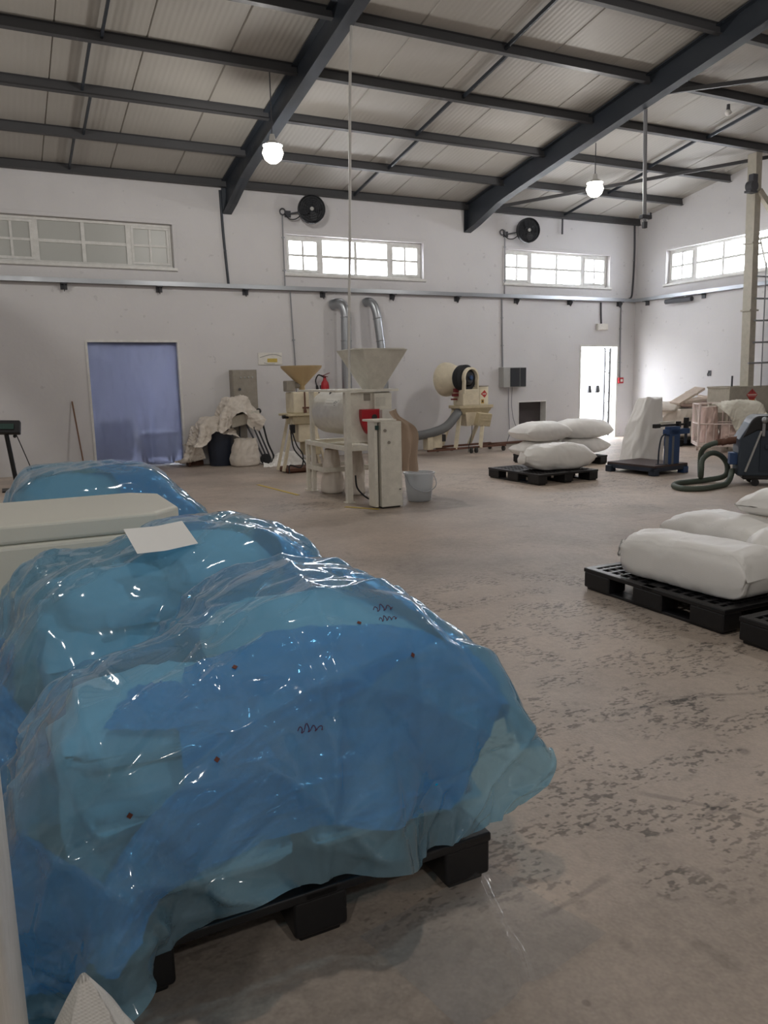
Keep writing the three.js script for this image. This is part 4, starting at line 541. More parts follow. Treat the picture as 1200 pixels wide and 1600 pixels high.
{ // drum blower with cone
  const Z = -13.5, t = thing('seed_treater', 'cream seed treating machine with a wide cone and dark motor, on a brown castor frame', 'machine', [8.7, 0, Z]);
  const ax = V(0.25, 0.03, 0.97).normalize(), q = new THREE.Quaternion().setFromUnitVectors(V(0, 1, 0), ax), G = (g, x, y, z) => g.applyQuaternion(q).translate(x, y, z);
  part('cone', G(LA([[0, 0], [0.32, 0], [0.345, 0.015], [0.35, 0.05], [0.34, 0.12], [0.22, 0.42], [0.2, 0.46], [0, 0.46]], 48), 8.34, 1.48, Z - 0.4), M.cream, t);
  part('motor_ring', G(LA([[0.1, 0], [0.25, 0], [0.27, 0.03], [0.27, 0.16], [0.24, 0.2], [0.17, 0.2], [0.16, 0.1], [0.1, 0.1]], 40), 8.46, 1.495, Z + 0.03), M.rubber, t);
  part('motor', G(LA([[0, 0], [0.14, 0], [0.145, 0.16], [0.1, 0.2], [0.03, 0.2], [0.03, 0.23], [0, 0.23]], 32), 8.48, 1.5, Z + 0.08), M.fan, t); part('hub', G(new THREE.CylinderGeometry(0.04, 0.05, 0.02, 16), 8.54, 1.507, Z + 0.315), M.blue, t);
  const yk = new THREE.Shape(); yk.absarc(0, 0, 0.21, -0.35, PI + 0.35, false); yk.lineTo(-0.21, -0.3); yk.lineTo(-0.18, -0.3); yk.absarc(0, 0, 0.18, PI + 0.3, -0.3, true); yk.lineTo(0.18, -0.3); yk.lineTo(0.21, -0.3); yk.closePath();
  part('yoke', new THREE.ExtrudeGeometry(yk, { depth: 0.07, bevelEnabled: true, bevelSize: 0.006, bevelThickness: 0.006, bevelSegments: 1, curveSegments: 24 }).rotateY(0.25).translate(8.53, 1.5, Z + 0.24), M.cream, t);
  part('body', [B(8.36, 8.74, 0.96, 1.28, Z - 0.1, Z + 0.28, 0.015), at(new THREE.CylinderGeometry(0.22, 0.22, 0.42, 36), 8.86, 1.12, Z + 0.04)], M.cream, t); part('lid', at(new THREE.CylinderGeometry(0.228, 0.228, 0.02, 36), 8.86, 1.335, Z + 0.04), M.panelGrey, t);
  const sgn = canvasTex(128, 192, (c, w, h) => { c.fillStyle = '#e6dcc0'; c.fillRect(0, 0, w, h); c.fillStyle = '#b8322a'; c.beginPath(); c.moveTo(64, 8); c.lineTo(118, 58); c.lineTo(64, 108); c.lineTo(10, 58); c.fill(); c.fillStyle = '#eadfd0'; c.fillRect(34, 50, 60, 7); c.fillRect(34, 62, 60, 5); c.fillStyle = '#c39a4a'; c.fillRect(16, 128, 40, 52); c.fillStyle = '#5b4a30'; c.fillRect(24, 140, 24, 26); });
  const arc = new THREE.CylinderGeometry(0.2225, 0.2225, 0.3, 14, 1, true, -0.35, 0.9); { const uv = arc.attributes.uv; } part('warning_label', arc.translate(8.86, 1.12, Z + 0.04), std(0xffffff, 0.5, { map: sgn }), t, 'red diamond warning label', true);
  part('red_fitting', [B(8.25, 8.36, 1.14, 1.2, Z + 0.02, Z + 0.12, 0.01), B(8.27, 8.37, 1.22, 1.3, Z + 0.04, Z + 0.12, 0.01), B(8.24, 8.34, 1.07, 1.1, Z, Z + 0.1, 0.006)], M.redDark, t);
  part('tray', [B(8.27, 9.08, 0.9, 0.96, Z - 0.14, Z + 0.3, 0.012), at(new THREE.CylinderGeometry(0.3, 0.24, 0.12, 4, 1).rotateY(PI / 4).scale(1.7, 1, 1), 8.68, 0.84, Z + 0.08)], M.creamDark, t);
  part('lower_hopper', at(toCreasedNormals(new THREE.CylinderGeometry(0.27, 0.16, 0.28, 4, 1).rotateY(PI / 4).toNonIndexed(), 0.3), 8.62, 0.68, Z + 0.08), M.cream, t); part('chute', [at(C(0.34, 0.26, 0.26, 0.01), 8.84, 0.68, Z + 0.2, 0.2, 0.1, -0.12), ...[0, 1, 2].map((k) => at(C(0.3, 0.012, 0.01), 8.84, 0.72 - 0.06 * k, Z + 0.345, 0.2, 0.1, -0.12))], M.creamDark, t);
  for (const [a, b] of [[[8.34, 0.86, Z + 0.2], [8.14, 0.1, Z + 0.34]], [[8.34, 0.86, Z - 0.05], [8.2, 0.1, Z - 0.3]], [[8.84, 0.6, Z + 0.26], [8.72, 0.1, Z + 0.36]], [[8.92, 0.6, Z - 0.02], [8.86, 0.1, Z - 0.3]]]) part('leg', bar(V(...a), V(...b), 0.07, 0.05), M.cream, t);
  part('castor_frame', [bar(V(7.5, 0.1, Z + 0.34), V(9.35, 0.13, Z + 0.34), 0.05, 0.04), bar(V(7.9, 0.1, Z - 0.3), V(9.35, 0.13, Z - 0.2), 0.05, 0.04), bar(V(8.05, 0.1, Z - 0.32), V(8.05, 0.1, Z + 0.36), 0.05, 0.04), bar(V(9.33, 0.12, Z - 0.22), V(9.33, 0.12, Z + 0.36), 0.05, 0.04)], M.rust, t);
  for (const [x, z] of [[8.5, 0.36], [8.62, 0.36], [9.33, 0.3], [9.33, -0.2], [8.1, -0.3]]) part('castor', [at(new THREE.CylinderGeometry(0.05, 0.05, 0.035, 16).rotateZ(PI / 2), x, 0.051, Z + z), B(x - 0.03, x + 0.03, 0.06, 0.12, Z + z - 0.02, Z + z + 0.02)], M.darkSteel, t);
  part('hose', TU([[8.4, 0.86, Z + 0.1], [8.22, 0.76, Z + 0.22], [7.95, 0.56, Z + 0.3], [7.6, 0.45, Z + 0.3], [7.2, 0.4, Z + 0.25], [6.9, 0.4, Z + 0.2]], 0.09, 60, 18), M.greyHose, t, 'thick grey ribbed hose');
  part('pump', [B(7.64, 7.86, 0.14, 0.44, Z + 0.1, Z + 0.3, 0.02), B(7.5, 7.62, 0.12, 0.44, Z + 0.15, Z + 0.35, 0.01)], M.cream, t); part('pump_knob', [B(7.88, 7.98, 0.26, 0.4, Z + 0.12, Z + 0.24, 0.01)], M.darkSteel, t); part('cable', TU([[8.6, 0.56, Z + 0.24], [8.52, 0.36, Z + 0.34], [8.42, 0.16, Z + 0.4], [8.38, 0.03, Z + 0.44]], 0.008, 24, 6), M.rubber, t);
  solo('floor_pipe', 'brown pipe lying on the floor along the back wall, right of the blower', 'pipe', T(V(9.5, 0.045, BZ + 0.2), V(12.3, 0.045, BZ + 0.14), 0.03, 10), M.rust, [10.9, 0, BZ + 0.17]);
}
// ---------------------------------------------------------------- plastic pallets
function makePallet(label, [x, y, z], L = 1.2, W = 1.1) {                  // origin at its middle
  const t = new THREE.Group(); t.name = numbered('pallet'); t.position.set(x, y, z); scene.add(t); tag(t, label, 'pallet');
  const hx = W / 2, hz = L / 2, ys = 0.125, yt = 0.155;
  part('deck_frame', [B(-hx, hx, ys, yt, -hz, -hz + 0.06, 0.008), B(-hx, hx, ys, yt, hz - 0.06, hz, 0.008), B(-hx, -hx + 0.06, ys, yt, -hz + 0.05, hz - 0.05, 0.008), B(hx - 0.06, hx, ys, yt, -hz + 0.05, hz - 0.05, 0.008), B(-0.05, 0.05, ys, yt, -hz, hz, 0.006), B(-hx, hx, ys, yt, -0.05, 0.05, 0.006)], M.black, t);
  for (let k = 0; k < 12; k++) { const z0 = -hz + 0.06 + (k + 0.5) * (L - 0.12) / 12; if (abs(z0) > 0.07) part('deck_slat', [B(-hx + 0.05, hx - 0.05, ys + 0.004, yt - 0.002, z0 - 0.016, z0 + 0.016, 0.003)], M.black, t); }
  const grid = []; for (let k = 1; k < 18; k++) { const xx = -hx + k * W / 18; grid.push(B(xx - 0.006, xx + 0.006, ys - 0.01, yt - 0.006, -hz + 0.05, hz - 0.05)); } part('deck_grid', grid, M.black, t);
  for (const fx of [-hx + 0.08, 0, hx - 0.08]) {
    for (const fz of [-hz + 0.13, 0, hz - 0.13]) part('foot', B(fx - 0.078, fx + 0.078, 0.018, ys + 0.004, fz - 0.125, fz + 0.125, 0.012), M.black, t);
    part('runner', B(fx - 0.06, fx + 0.06, 0, 0.022, -hz + 0.02, hz - 0.02, 0.006), M.black, t);
  }
  return t;
}
const palA = makePallet('black plastic pallet under the nearest blue wrapped load', [0.66, 0, -2.36]);
const palD = copyOf(palA, [4.18, 0, -3.55], 0, 'black plastic pallet at the right with a long white sack, the farther of two');
const palE = copyOf(palA, [4.16, 0, -2.24], 0, 'black plastic pallet at the right edge, the nearer of two end to end');
const palB = copyOf(palA, [7.18, 0, -9.17], 0.03, 'black plastic pallet mid floor carrying one tied white sack');
const palC = copyOf(palA, [8.72, 0, -10.66], 0.03, 'black plastic pallet behind, carrying four stacked white sacks');
const pal2 = copyOf(palA, [0.66, 0, -3.58], 0, 'black plastic pallet under the second blue wrapped load');
const pal3 = copyOf(palA, [0.72, 0, -6.5], 0, 'black plastic pallet under the farthest blue wrapped load');
// sacks on them
lying('white sack with a tied neck lying alone on the mid floor pallet', 21, 1.12, 0.52, 0.42, [7.28, 0.155, -9.0], -0.12, { tie: -1 });
lying('lower left white sack of the stack of four on the back pallet', 22, 0.95, 0.55, 0.3, [8.28, 0.155, -10.62], 0.1, { tie: 1 });
lying('lower right white sack of the stack of four on the back pallet', 23, 0.95, 0.55, 0.3, [9.2, 0.155, -10.7], -0.08, { tie: -1 });
lying('upper left white sack of the stack of four on the back pallet', 24, 0.98, 0.58, 0.36, [8.27, 0.42, -10.62], 0.06, { lump: 0.7 });
lying('upper right white sack of the stack of four on the back pallet', 25, 0.98, 0.6, 0.37, [9.22, 0.42, -10.7], -0.35, { lump: 0.7 });
lying('long smooth white sack lying along the nearer edge of the right pallet', 26, 1.06, 0.44, 0.33, [3.96, 0.155, -3.50], PI / 2 + 0.08, { tie: 1, lump: 0.4, nu: 80, nv: 80, blunt: 14, boxy: 0.5, by: 0.62, tp: 5, ear: 0.9 });
lying('white sack behind the long smooth sack on the right pallet', 27, 1.0, 0.5, 0.33, [4.86, 0.155, -3.95], PI / 2 - 0.15, { lump: 0.7, nu: 50, nv: 50 });
lying('white sack with its ruffled tied neck turned left, at the right edge', 28, 0.9, 0.46, 0.36, [4.67, 0.157, -3.3], PI + 0.3, { tie: 1, nu: 60, nv: 60 });
lying('topmost white sack at the right edge, its corner pointing left', 29, 0.95, 0.5, 0.26, [5.38, 0.42, -3.75], 0.15, { lump: 0.6, ear: 1, nu: 50, nv: 50 });
lying('white sack under the topmost one at the right edge', 30, 0.95, 0.5, 0.27, [5.4, 0.155, -3.78], 0.1, { lump: 0.7 });
lying('white sack on the nearest right pallet at the picture edge', 31, 0.9, 0.5, 0.27, [4.24, 0.155, -2.6], 0.12, { lump: 0.6, nu: 50, nv: 50 });
{ // platform scale
  const t = thing('platform_scale', 'blue platform scale with a low dark platform and a beam on its column', 'scale', [9.0, 0, -8.8]), Gp = (g) => at(g, 8.98, 0, -8.85, 0, 0.08, 0);
  part('platform', [B(-0.36, 0.4, 0.12, 0.155, -0.5, 0.42, 0.008)].map(Gp), std(0x4a3c3a, 0.7, { map: dirt }), t); part('base_frame', [B(-0.36, -0.3, 0.06, 0.125, -0.5, 0.42, 0.006), B(0.32, 0.4, 0.06, 0.13, -0.5, 0.42, 0.006), B(-0.36, 0.4, 0.06, 0.125, 0.36, 0.42, 0.006), B(-0.36, 0.4, 0.06, 0.125, -0.5, -0.44, 0.006)].map(Gp), M.blueDark, t);
  for (const [x, z] of [[-0.33, -0.45], [0.36, -0.45], [-0.3, 0.37], [0.36, 0.37]]) part('foot', Gp(B(x - 0.06, x + 0.05, 0, 0.1, z - 0.06, z + 0.06, 0.01)), x < 0 ? M.blueDark : M.blue, t);
  part('column', [B(-0.02, 0.2, 0.155, 0.72, 0.3, 0.42, 0.012), B(-0.06, 0.42, 0.6, 0.68, 0.3, 0.42, 0.01)].map(Gp), M.blue, t); part('side_rod', [TU([[-0.16, 0.16, 0.36], [-0.15, 0.4, 0.36], [-0.1, 0.58, 0.36], [0, 0.62, 0.36]].map(([x, y, z]) => [x + 8.98, y, z - 8.85]), 0.012, 24, 8), T(V(8.83, 0.155, -8.55), V(8.96, 0.16, -8.44), 0.01, 8)], M.blueDark, t);
  part('beam', [B(-0.3, 0.46, 0.725, 0.755, 0.33, 0.36, 0.004), B(-0.32, -0.2, 0.71, 0.77, 0.32, 0.38, 0.008), B(0.2, 0.26, 0.7, 0.79, 0.32, 0.38, 0.006), B(0.38, 0.44, 0.66, 0.84, 0.32, 0.38, 0.008), B(0.44, 0.5, 0.7, 0.78, 0.33, 0.37, 0.006)].map(Gp), M.black, t); part('poise', Gp(B(-0.18, 0.12, 0.755, 0.8, 0.32, 0.37, 0.006)), M.hopper, t); part('weight_rod', [B(0.4, 0.44, 0.44, 0.66, 0.33, 0.36, 0.004)].map(Gp), M.blueDark, t); part('drum_shield', [T(V(9.05, 0.155, -8.5), V(9.05, 0.58, -8.5), 0.07, 20)], M.greyHose, t);
  standingSack('tall pale bag leaning behind the blue platform scale', 41, 0.78, 0.5, 1.12, [9.62, 0, -9.62], 0.1, { top: 0.5, lean: 0.16, mat: M.sack, fold: 0.08 });
}
{ // pile by the right wall
  const p = makePallet('dark pallet under the white bags piled by the right wall', [13.15, 0, -12.2], 1.2, 1.1);
  standingSack('big white bag standing in the pile by the right wall', 42, 0.75, 0.7, 0.62, [13.15, 0.155, -12.1], 0.2, { top: 0.85, mat: M.cloth });
  standingSack('white bag leaning against the right wall behind the pile', 43, 0.7, 0.5, 0.85, [13.6, 0, -12.95], 0.4, { top: 0.8, mat: M.sackGrey, fold: 0.2 });
  standingSack('greyish bag at the right end of the pile behind the cage trolley', 44, 0.5, 0.5, 0.8, [13.78, 0, -11.6], 0.1, { top: 0.75, mat: M.sackGrey, fold: 0.2 });
  lying('flat white bag sliding off the left of the pile by the right wall', 45, 0.9, 0.5, 0.18, [12.95, 0.72, -12.25], 0.5, { mat: M.cloth, tip: 0.1 });
  lying('flat folded bag on top of the pile by the right wall', 46, 0.8, 0.5, 0.16, [13.5, 0.78, -12.15], -0.3, { mat: M.pinkCloth });
  const bd = (label, y, tip, x, z, l, turn) => { const t = thing('board', label, 'board', [x, y, z]); part('plank', at(C(l, 0.05, 0.26, 0.006), x, y, z, 0.1, turn, tip), M.wood, t); part('batten', at(C(0.06, 0.05, 0.3, 0.006), x + 0.12, y + 0.05, z, 0.1, turn, tip), M.wood, t); };
  bd('pale wooden board slanting on top of the pile by the right wall', 1.03, 0.36, 13.35, -12.1, 0.85, 0.1); bd('second wooden board lying flatter under the slanting one', 0.95, 0.12, 13.6, -12.0, 0.9, -0.1);
}
{ // cage trolley with bags in it and a sheet over it
  const O = [11.89, 0, -10.47], th = -0.68, L = (g) => at(g, ...O, 0, th, 0), P = (x, y, z) => [O[0] + x * cos(th) + z * sin(th), y, O[2] - x * sin(th) + z * cos(th)];
  const w = 0.95, d = -0.66, t = thing('cage_trolley', 'pinkish white tube cage trolley on castors in front of the right wall', 'trolley', P(w / 2, 0, d / 2)), c = std(0xe6d6d0, 0.5);
  part('base', L(B(0, w, 0.12, 0.16, d, 0, 0.006)), c, t);
  for (const [x, z] of [[0, 0], [0, d], [w, 0], [w, d]]) part('post', L(T(V(x, 0.14, z), V(x, 0.93, z), 0.022, 10)), c, t);
  for (const y of [0.18, 0.55, 0.92]) part('rail', [T(V(0, y, d), V(0, y, 0), 0.013, 8), T(V(w, y, d), V(w, y, 0), 0.013, 8), T(V(0, y, d), V(w, y, d), 0.013, 8), ...(y < 0.6 ? [T(V(0, y, 0), V(w, y, 0), 0.013, 8)] : [])].map(L), c, t);
  for (let k = 1; k < 5; k++) part('bar', L(T(V(0, 0.16, k * d / 5), V(0, 0.91, k * d / 5), 0.007, 6)), c, t);
  for (let k = 1; k < 7; k++) { const x = k * w / 7; part('bar', L(T(V(x, 0.16, 0), V(x, 0.55, 0), 0.007, 6)), c, t); part('bar', L(T(V(x, 0.16, d), V(x, 0.91, d), 0.007, 6)), c, t); }
  for (const [x, z] of [[0.08, -0.08], [w - 0.08, -0.08], [0.08, d + 0.08], [w - 0.08, d + 0.08]]) part('castor', [at(new THREE.CylinderGeometry(0.05, 0.05, 0.03, 16).rotateZ(PI / 2), x, 0.051, z), B(x - 0.025, x + 0.025, 0.06, 0.125, z - 0.02, z + 0.02)].map(L), c, t);
  standingSack('pinkish bag upright in the left of the cage trolley', 51, 0.34, 0.5, 0.7, P(0.22, 0.165, d / 2), th, { top: 0.8, mat: M.pinkCloth });
  standingSack('brownish pink bag low in the right of the cage trolley', 52, 0.46, 0.5, 0.34, P(0.66, 0.165, d / 2), th, { top: 0.8, mat: M.pinkCloth });
  const q = P(0.72, 0, -0.2), f = P(0.56, 0.46, d / 2), e = P(0.75, 0.62, d / 2 + 0.1), s = drape({ x0: q[0] - 0.52, x1: q[0] + 0.58, z0: q[2] - 0.5, z1: q[2] + 0.5, y: 1.15, n: 44, m: 40, slack: 1.06, steps: 170, stiff: 0.3, seedAt: 5, colliders: [{ c: f, box: [0.36, 0.46, 0.36], turn: th }, { c: e, r: [0.4, 0.36, 0.36], turn: th }] });
  solo('dust_sheet', 'off white sheet thrown over the right half of the cage trolley', 'sheet', sheetGeo(s, 2, 0.08, 5), std(0xdcd8ca, 0.75, { side: THREE.DoubleSide }), [q[0], 0.5, q[2]]);
}
{ // feed hopper and its elevator tube
  const t = thing('elevator_hopper', 'grey beige steel hopper with a tall elevator tube rising at the right edge', 'machine', [13.4, 0, -10.9]), z1 = -10.62, z0 = -11.15, x0 = 12.86, x1 = 14.02;
  part('bin', B(x0, x1, 0.72, 1.21, z0, z1, 0.006), M.silo, t); part('rim', [B(x0 - 0.02, x1, 1.2, 1.235, z1 - 0.02, z1 + 0.02, 0.004), B(x0 - 0.02, x0 + 0.02, 1.2, 1.235, z0, z1, 0.004), B(x0 - 0.02, x1, 1.2, 1.235, z0 - 0.01, z0 + 0.03, 0.004)], M.silo, t);
  const lb = new THREE.CylinderGeometry(0.78, 0.4, 0.42, 4, 1).rotateY(PI / 4).scale(1.04, 1, 0.46).toNonIndexed(); lb.computeVertexNormals(); part('lower_bin', lb.translate((x0 + x1) / 2, 0.51, (z0 + z1) / 2), M.panelGrey, t);
  for (const [x, z] of [[x0 + 0.05, z1 - 0.05], [x1 - 0.05, z1 - 0.05], [x0 + 0.05, z0 + 0.05], [x1 - 0.05, z0 + 0.05]]) part('leg', B(x - 0.03, x + 0.03, 0, 0.72, z - 0.03, z + 0.03, 0.004), M.silo, t);
  const dia = canvasTex(128, 128, (c, w, h) => { c.fillStyle = '#b7352f'; c.fillRect(0, 0, w, h); c.fillStyle = '#e9dccf'; c.fillRect(10, 58, 108, 8); c.fillStyle = '#d9b9ae'; c.fillRect(16, 72, 96, 5); c.fillStyle = '#7e1f1c'; c.fillRect(58, 14, 12, 30); });
  const wl = canvasTex(128, 160, (c, w, h) => { c.fillStyle = '#e2ddd2'; c.fillRect(0, 0, w, h); c.fillStyle = '#c9953c'; c.fillRect(22, 0, 84, 84); c.fillStyle = '#4b3520'; c.beginPath(); c.arc(64, 44, 16, 0, 7); c.fill(); c.fillStyle = '#9c968c'; for (let k = 0; k < 5; k++) c.fillRect(16, 98 + k * 11, 96, 4); });
  const sh = new THREE.Shape(); sh.moveTo(0, 0.12); sh.lineTo(0.16, 0); sh.lineTo(0.06, -0.1); sh.lineTo(-0.06, -0.1); sh.lineTo(-0.16, 0); sh.closePath(); const dg = new THREE.ExtrudeGeometry(sh, { depth: 0.004, bevelEnabled: false }); { const p = dg.attributes.position, u = dg.attributes.uv; for (let k = 0; k < p.count; k++) u.setXY(k, p.getX(k) / 0.32 + 0.5, p.getY(k) / 0.26 + 0.5); }
  part('warning_sign', dg.translate(13.5, 1.06, z1 + 0.001), std(0xffffff, 0.5, { map: dia }), t, 'red diamond warning sign', true); part('instruction_label', new THREE.BoxGeometry(0.26, 0.24, 0.003).translate(13.5, 0.86, z1 + 0.003), std(0xffffff, 0.5, { map: wl }), t, 'orange and white instruction label', true);
  part('rod', T(V(13.03, 1.2, z1 - 0.1), V(13.03, 1.44, z1 - 0.1), 0.018, 10), M.darkPipe, t);
  const tube = part('elevator_tube', bar(V(13.5, 1.0, -10.75), V(13.36, 5.6, -10.75), 0.19, 0.16), M.silo, t);
  for (const [x, y] of [[13.45, 2.7], [13.41, 3.96]]) part('tube_flange', at(C(0.25, 0.03, 0.22), x, y, -10.75), M.silo, t);
  part('head_motor', [B(13.16, 13.3, 4.95, 5.2, -10.72, -10.6, 0.02), at(new THREE.CylinderGeometry(0.1, 0.1, 0.14, 18).rotateX(PI / 2), 13.2, 4.98, -10.66), B(13.1, 13.3, 4.86, 4.9, -10.74, -10.6)], M.darkPipe, t); part('spout', bar(V(13.4, 4.92, -10.66), V(13.75, 4.55, -10.6), 0.1, 0.1), M.silo, t);
  part('ladder_rail', [T(V(13.72, 1.2, -10.6), V(13.66, 3.6, -10.6), 0.012, 8), T(V(13.95, 1.2, -10.6), V(13.9, 3.6, -10.6), 0.012, 8)], M.pipe, t); for (const y of [1.68, 2.08, 2.5, 2.92, 3.34]) part('ladder_rung', T(V(y < 2 ? 13.34 : 13.45, y, -10.62), V(14.0, y + 0.01, -10.62), 0.018, 8), M.pipe, t);
}
{ // industrial vacuum cleaner with its hose
  const x0 = 8.7, z1 = -7.0, R = (g) => at(g.translate(-8.72, 0, 7.0), 8.78, 0, -7.02, 0, -0.75, 0), put = (n, g, m) => part(n, (Array.isArray(g) ? g : [g]).map(R), m, t), t = thing('industrial_vacuum', 'blue grey industrial vacuum cleaner on wheels cut by the right edge', 'vacuum cleaner', [9.15, 0, -7.3]);
  const b = new THREE.Shape(); b.moveTo(8.72, 0.16); b.lineTo(9.75, 0.16); b.lineTo(9.75, 0.9); b.lineTo(8.9, 0.89); b.quadraticCurveTo(8.84, 0.88, 8.8, 0.78); b.lineTo(8.71, 0.62); b.closePath();
  put('body', new THREE.ExtrudeGeometry(b, { depth: 0.5, bevelEnabled: true, bevelSize: 0.02, bevelThickness: 0.025, bevelSegments: 3 }).translate(0, 0, -7.53), M.vac);
  const h = new THREE.Shape(); h.moveTo(8.74, 0.66); h.lineTo(8.82, 0.82); h.quadraticCurveTo(8.86, 0.91, 8.92, 0.915); h.lineTo(9.72, 0.92); h.lineTo(9.72, 0.78); h.lineTo(8.9, 0.76); h.closePath();
  put('lid', new THREE.ExtrudeGeometry(h, { depth: 0.52, bevelEnabled: true, bevelSize: 0.02, bevelThickness: 0.025, bevelSegments: 3 }).translate(0, 0, -7.54), M.black); put('lid_latch', [at(new THREE.SphereGeometry(0.045, 18, 14), 8.98, 0.88, -6.97), at(C(0.04, 0.2, 0.02, 0.006), 8.975, 0.77, -6.975)], M.zinc); put('lid_latch', at(new THREE.SphereGeometry(0.04, 18, 14), 9.32, 0.89, -6.97), M.zinc);
  put('side_panel', [B(8.95, 9.7, 0.22, 0.68, -6.99, -6.985), B(9.0, 9.65, 0.5, 0.56, -6.985, -6.965, 0.01)], M.blueDark); put('bumper_strip', bar(V(8.78, 0.2, -6.98), V(8.95, 0.74, -6.98), 0.035, 0.02), M.boxGrey);
  put('chassis', B(8.76, 9.75, 0.09, 0.16, -7.5, -7.02, 0.02), M.black);
  for (const z of [-7.06, -7.46]) { put('wheel', at(LA([[0, -0.03], [0.11, -0.03], [0.135, -0.02], [0.135, 0.02], [0.11, 0.03], [0, 0.03]], 32), 9.42, 0.136, z, PI / 2), M.rubber); put('castor', [at(new THREE.CylinderGeometry(0.05, 0.05, 0.035, 18).rotateX(PI / 2), 8.92, 0.051, z), B(8.89, 8.95, 0.06, 0.1, z - 0.03, z + 0.03)], M.black); }
  put('inlet', [T(V(8.72, 0.6, -7.3), V(8.6, 0.58, -7.32), 0.05, 18), T(V(8.62, 0.585, -7.32), V(8.52, 0.55, -7.36), 0.042, 18)], M.rust); put('side_box', B(8.6, 8.7, 0.28, 0.44, -7.3, -7.1, 0.01), M.blue);
  const hs = thing('vacuum_hose', 'greenish hose looping on the floor left of the vacuum cleaner', 'hose', [8.5, 0, -7.3]);
  const pts = [[8.9, 0.565, -7.41], [8.8, 0.55, -7.46], [8.72, 0.5, -7.54], [8.73, 0.42, -7.62], [8.76, 0.3, -7.66], [8.7, 0.16, -7.6], [8.6, 0.1, -7.5], [8.56, 0.2, -7.46], [8.62, 0.33, -7.5], [8.78, 0.41, -7.5], [8.98, 0.36, -7.5], [9.06, 0.24, -7.46], [9.0, 0.1, -7.42], [8.7, 0.04, -7.5], [8.45, 0.036, -7.52], [8.15, 0.036, -7.5], [7.9, 0.036, -7.3], [7.85, 0.036, -7.08], [8.05, 0.036, -6.98], [8.35, 0.036, -7.02], [8.62, 0.04, -7.1], [8.8, 0.1, -7.18], [8.88, 0.2, -7.22]];
  const g = TU(pts, 0.036, 260, 12); { const p = g.attributes.position, n = g.attributes.normal; for (let k = 0; k < p.count; k++) { const r = floor(k / 13), a = r % 2 ? 0.002 : -0.001; p.setXYZ(k, p.getX(k) + n.getX(k) * a, p.getY(k) + n.getY(k) * a, p.getZ(k) + n.getZ(k) * a); } }
  part('tube', g, M.hose, hs); part('end_cuff', T(V(8.92, 0.57, -7.4), V(8.82, 0.555, -7.45), 0.043, 16), M.rust, hs);
}

// ---------------------------------------------------------------- the row of loads wrapped in blue film
// sacks under the films: [centre, size, turn]
const loads = [];
function load(texts, list, zc) { list.forEach(([x, y, z, L, W, H, turn, o = {}], i) => { lying(texts[i], 60 + loads.length, L, W, H, [x, y, z], turn, { mat: M.sackInner, ...o }); loads.push({ c: [x, y + H / 2, z], r: [L / 2 + 0.045, H / 2 + 0.025, W / 2 + 0.035], turn }); }); }
const p0 = loads.length;
load(['white sack low at the left under the nearest blue film', 'white sack low at the right under the nearest blue film', 'white sack in the middle layer left under the nearest blue film', 'white sack in the middle layer right under the nearest blue film', 'big white sack on top right under the nearest blue film', 'white sack on top left under the nearest blue film'], [
  [0.34, 0.155, -2.36, 1.1, 0.56, 0.24, PI / 2], [0.94, 0.155, -2.36, 1.1, 0.56, 0.24, PI / 2], [0.32, 0.36, -2.18, 0.68, 0.52, 0.2, PI / 2 + 0.08], [0.92, 0.36, -2.32, 0.94, 0.54, 0.2, PI / 2 - 0.05], [0.87, 0.52, -2.25, 0.8, 0.58, 0.29, PI / 2 + 0.1], [0.3, 0.52, -2.14, 0.5, 0.44, 0.16, PI / 2 - 0.1]]);
const near = loads.slice(p0), p1 = loads.length;
load(['white sack low at the left under the second blue film', 'white sack low at the right under the second blue film', 'white sack in the middle layer left under the second blue film', 'white sack in the middle layer right under the second blue film', 'white sack with a tied neck facing us under the second blue film', 'white sack on top right under the second blue film'], [
  [0.34, 0.155, -3.56, 1.1, 0.56, 0.24, PI / 2], [0.96, 0.155, -3.56, 1.1, 0.56, 0.24, PI / 2], [0.32, 0.36, -3.5, 0.95, 0.5, 0.2, PI / 2], [0.9, 0.36, -3.56, 1.0, 0.5, 0.24, PI / 2], [0.4, 0.5, -3.47, 0.72, 0.5, 0.2, PI / 2 + 0.05, { tie: -1 }], [0.86, 0.565, -3.58, 0.78, 0.48, 0.23, PI / 2 - 0.1]]);
const second = loads.slice(p1), p2 = loads.length;
load(['white sack low at the left under the farthest blue film', 'white sack low at the right under the farthest blue film', 'white sack on top under the farthest blue film'], [[0.38, 0.155, -6.5, 1.1, 0.56, 0.34, PI / 2], [1.02, 0.155, -6.5, 1.1, 0.56, 0.34, PI / 2], [0.62, 0.46, -6.5, 1.0, 0.9, 0.38, 0]]);
const third = loads.slice(p2);
const palletBox = (z, x = 0.66) => ({ c: [x, 0.078, z], box: [0.56, 0.078, 0.61] });
function onSheet(g, x, z, r, pick = 1) { // the point of a sheet seen from above near (x, z)
  const p = g.attributes.position; let best = 9, at = 0; for (let k = 0; k < p.count; k++) { const d = hypot(p.getX(k) - x, p.getZ(k) - z) - 0.15 * p.getY(k); if (d < best) { best = d; at = k; } } return at;
}
const films = {}, hem = (k) => (u, v) => { const r = max(abs(u), abs(v)), t = atan2(v, u), c = abs(cos(t)), q = abs(sin(t)); return mix(1, pow(pow(c, 3.4) + pow(q, 3.4), -1 / 3.4) * max(c, q) * (1 - 0.03 * noise(t * 2.1 + 9 + k, 1.5 + k) - 0.04 * abs(2 * ((t * 1.25 + 20 + k) % 1) - 1)), r * r * r); };
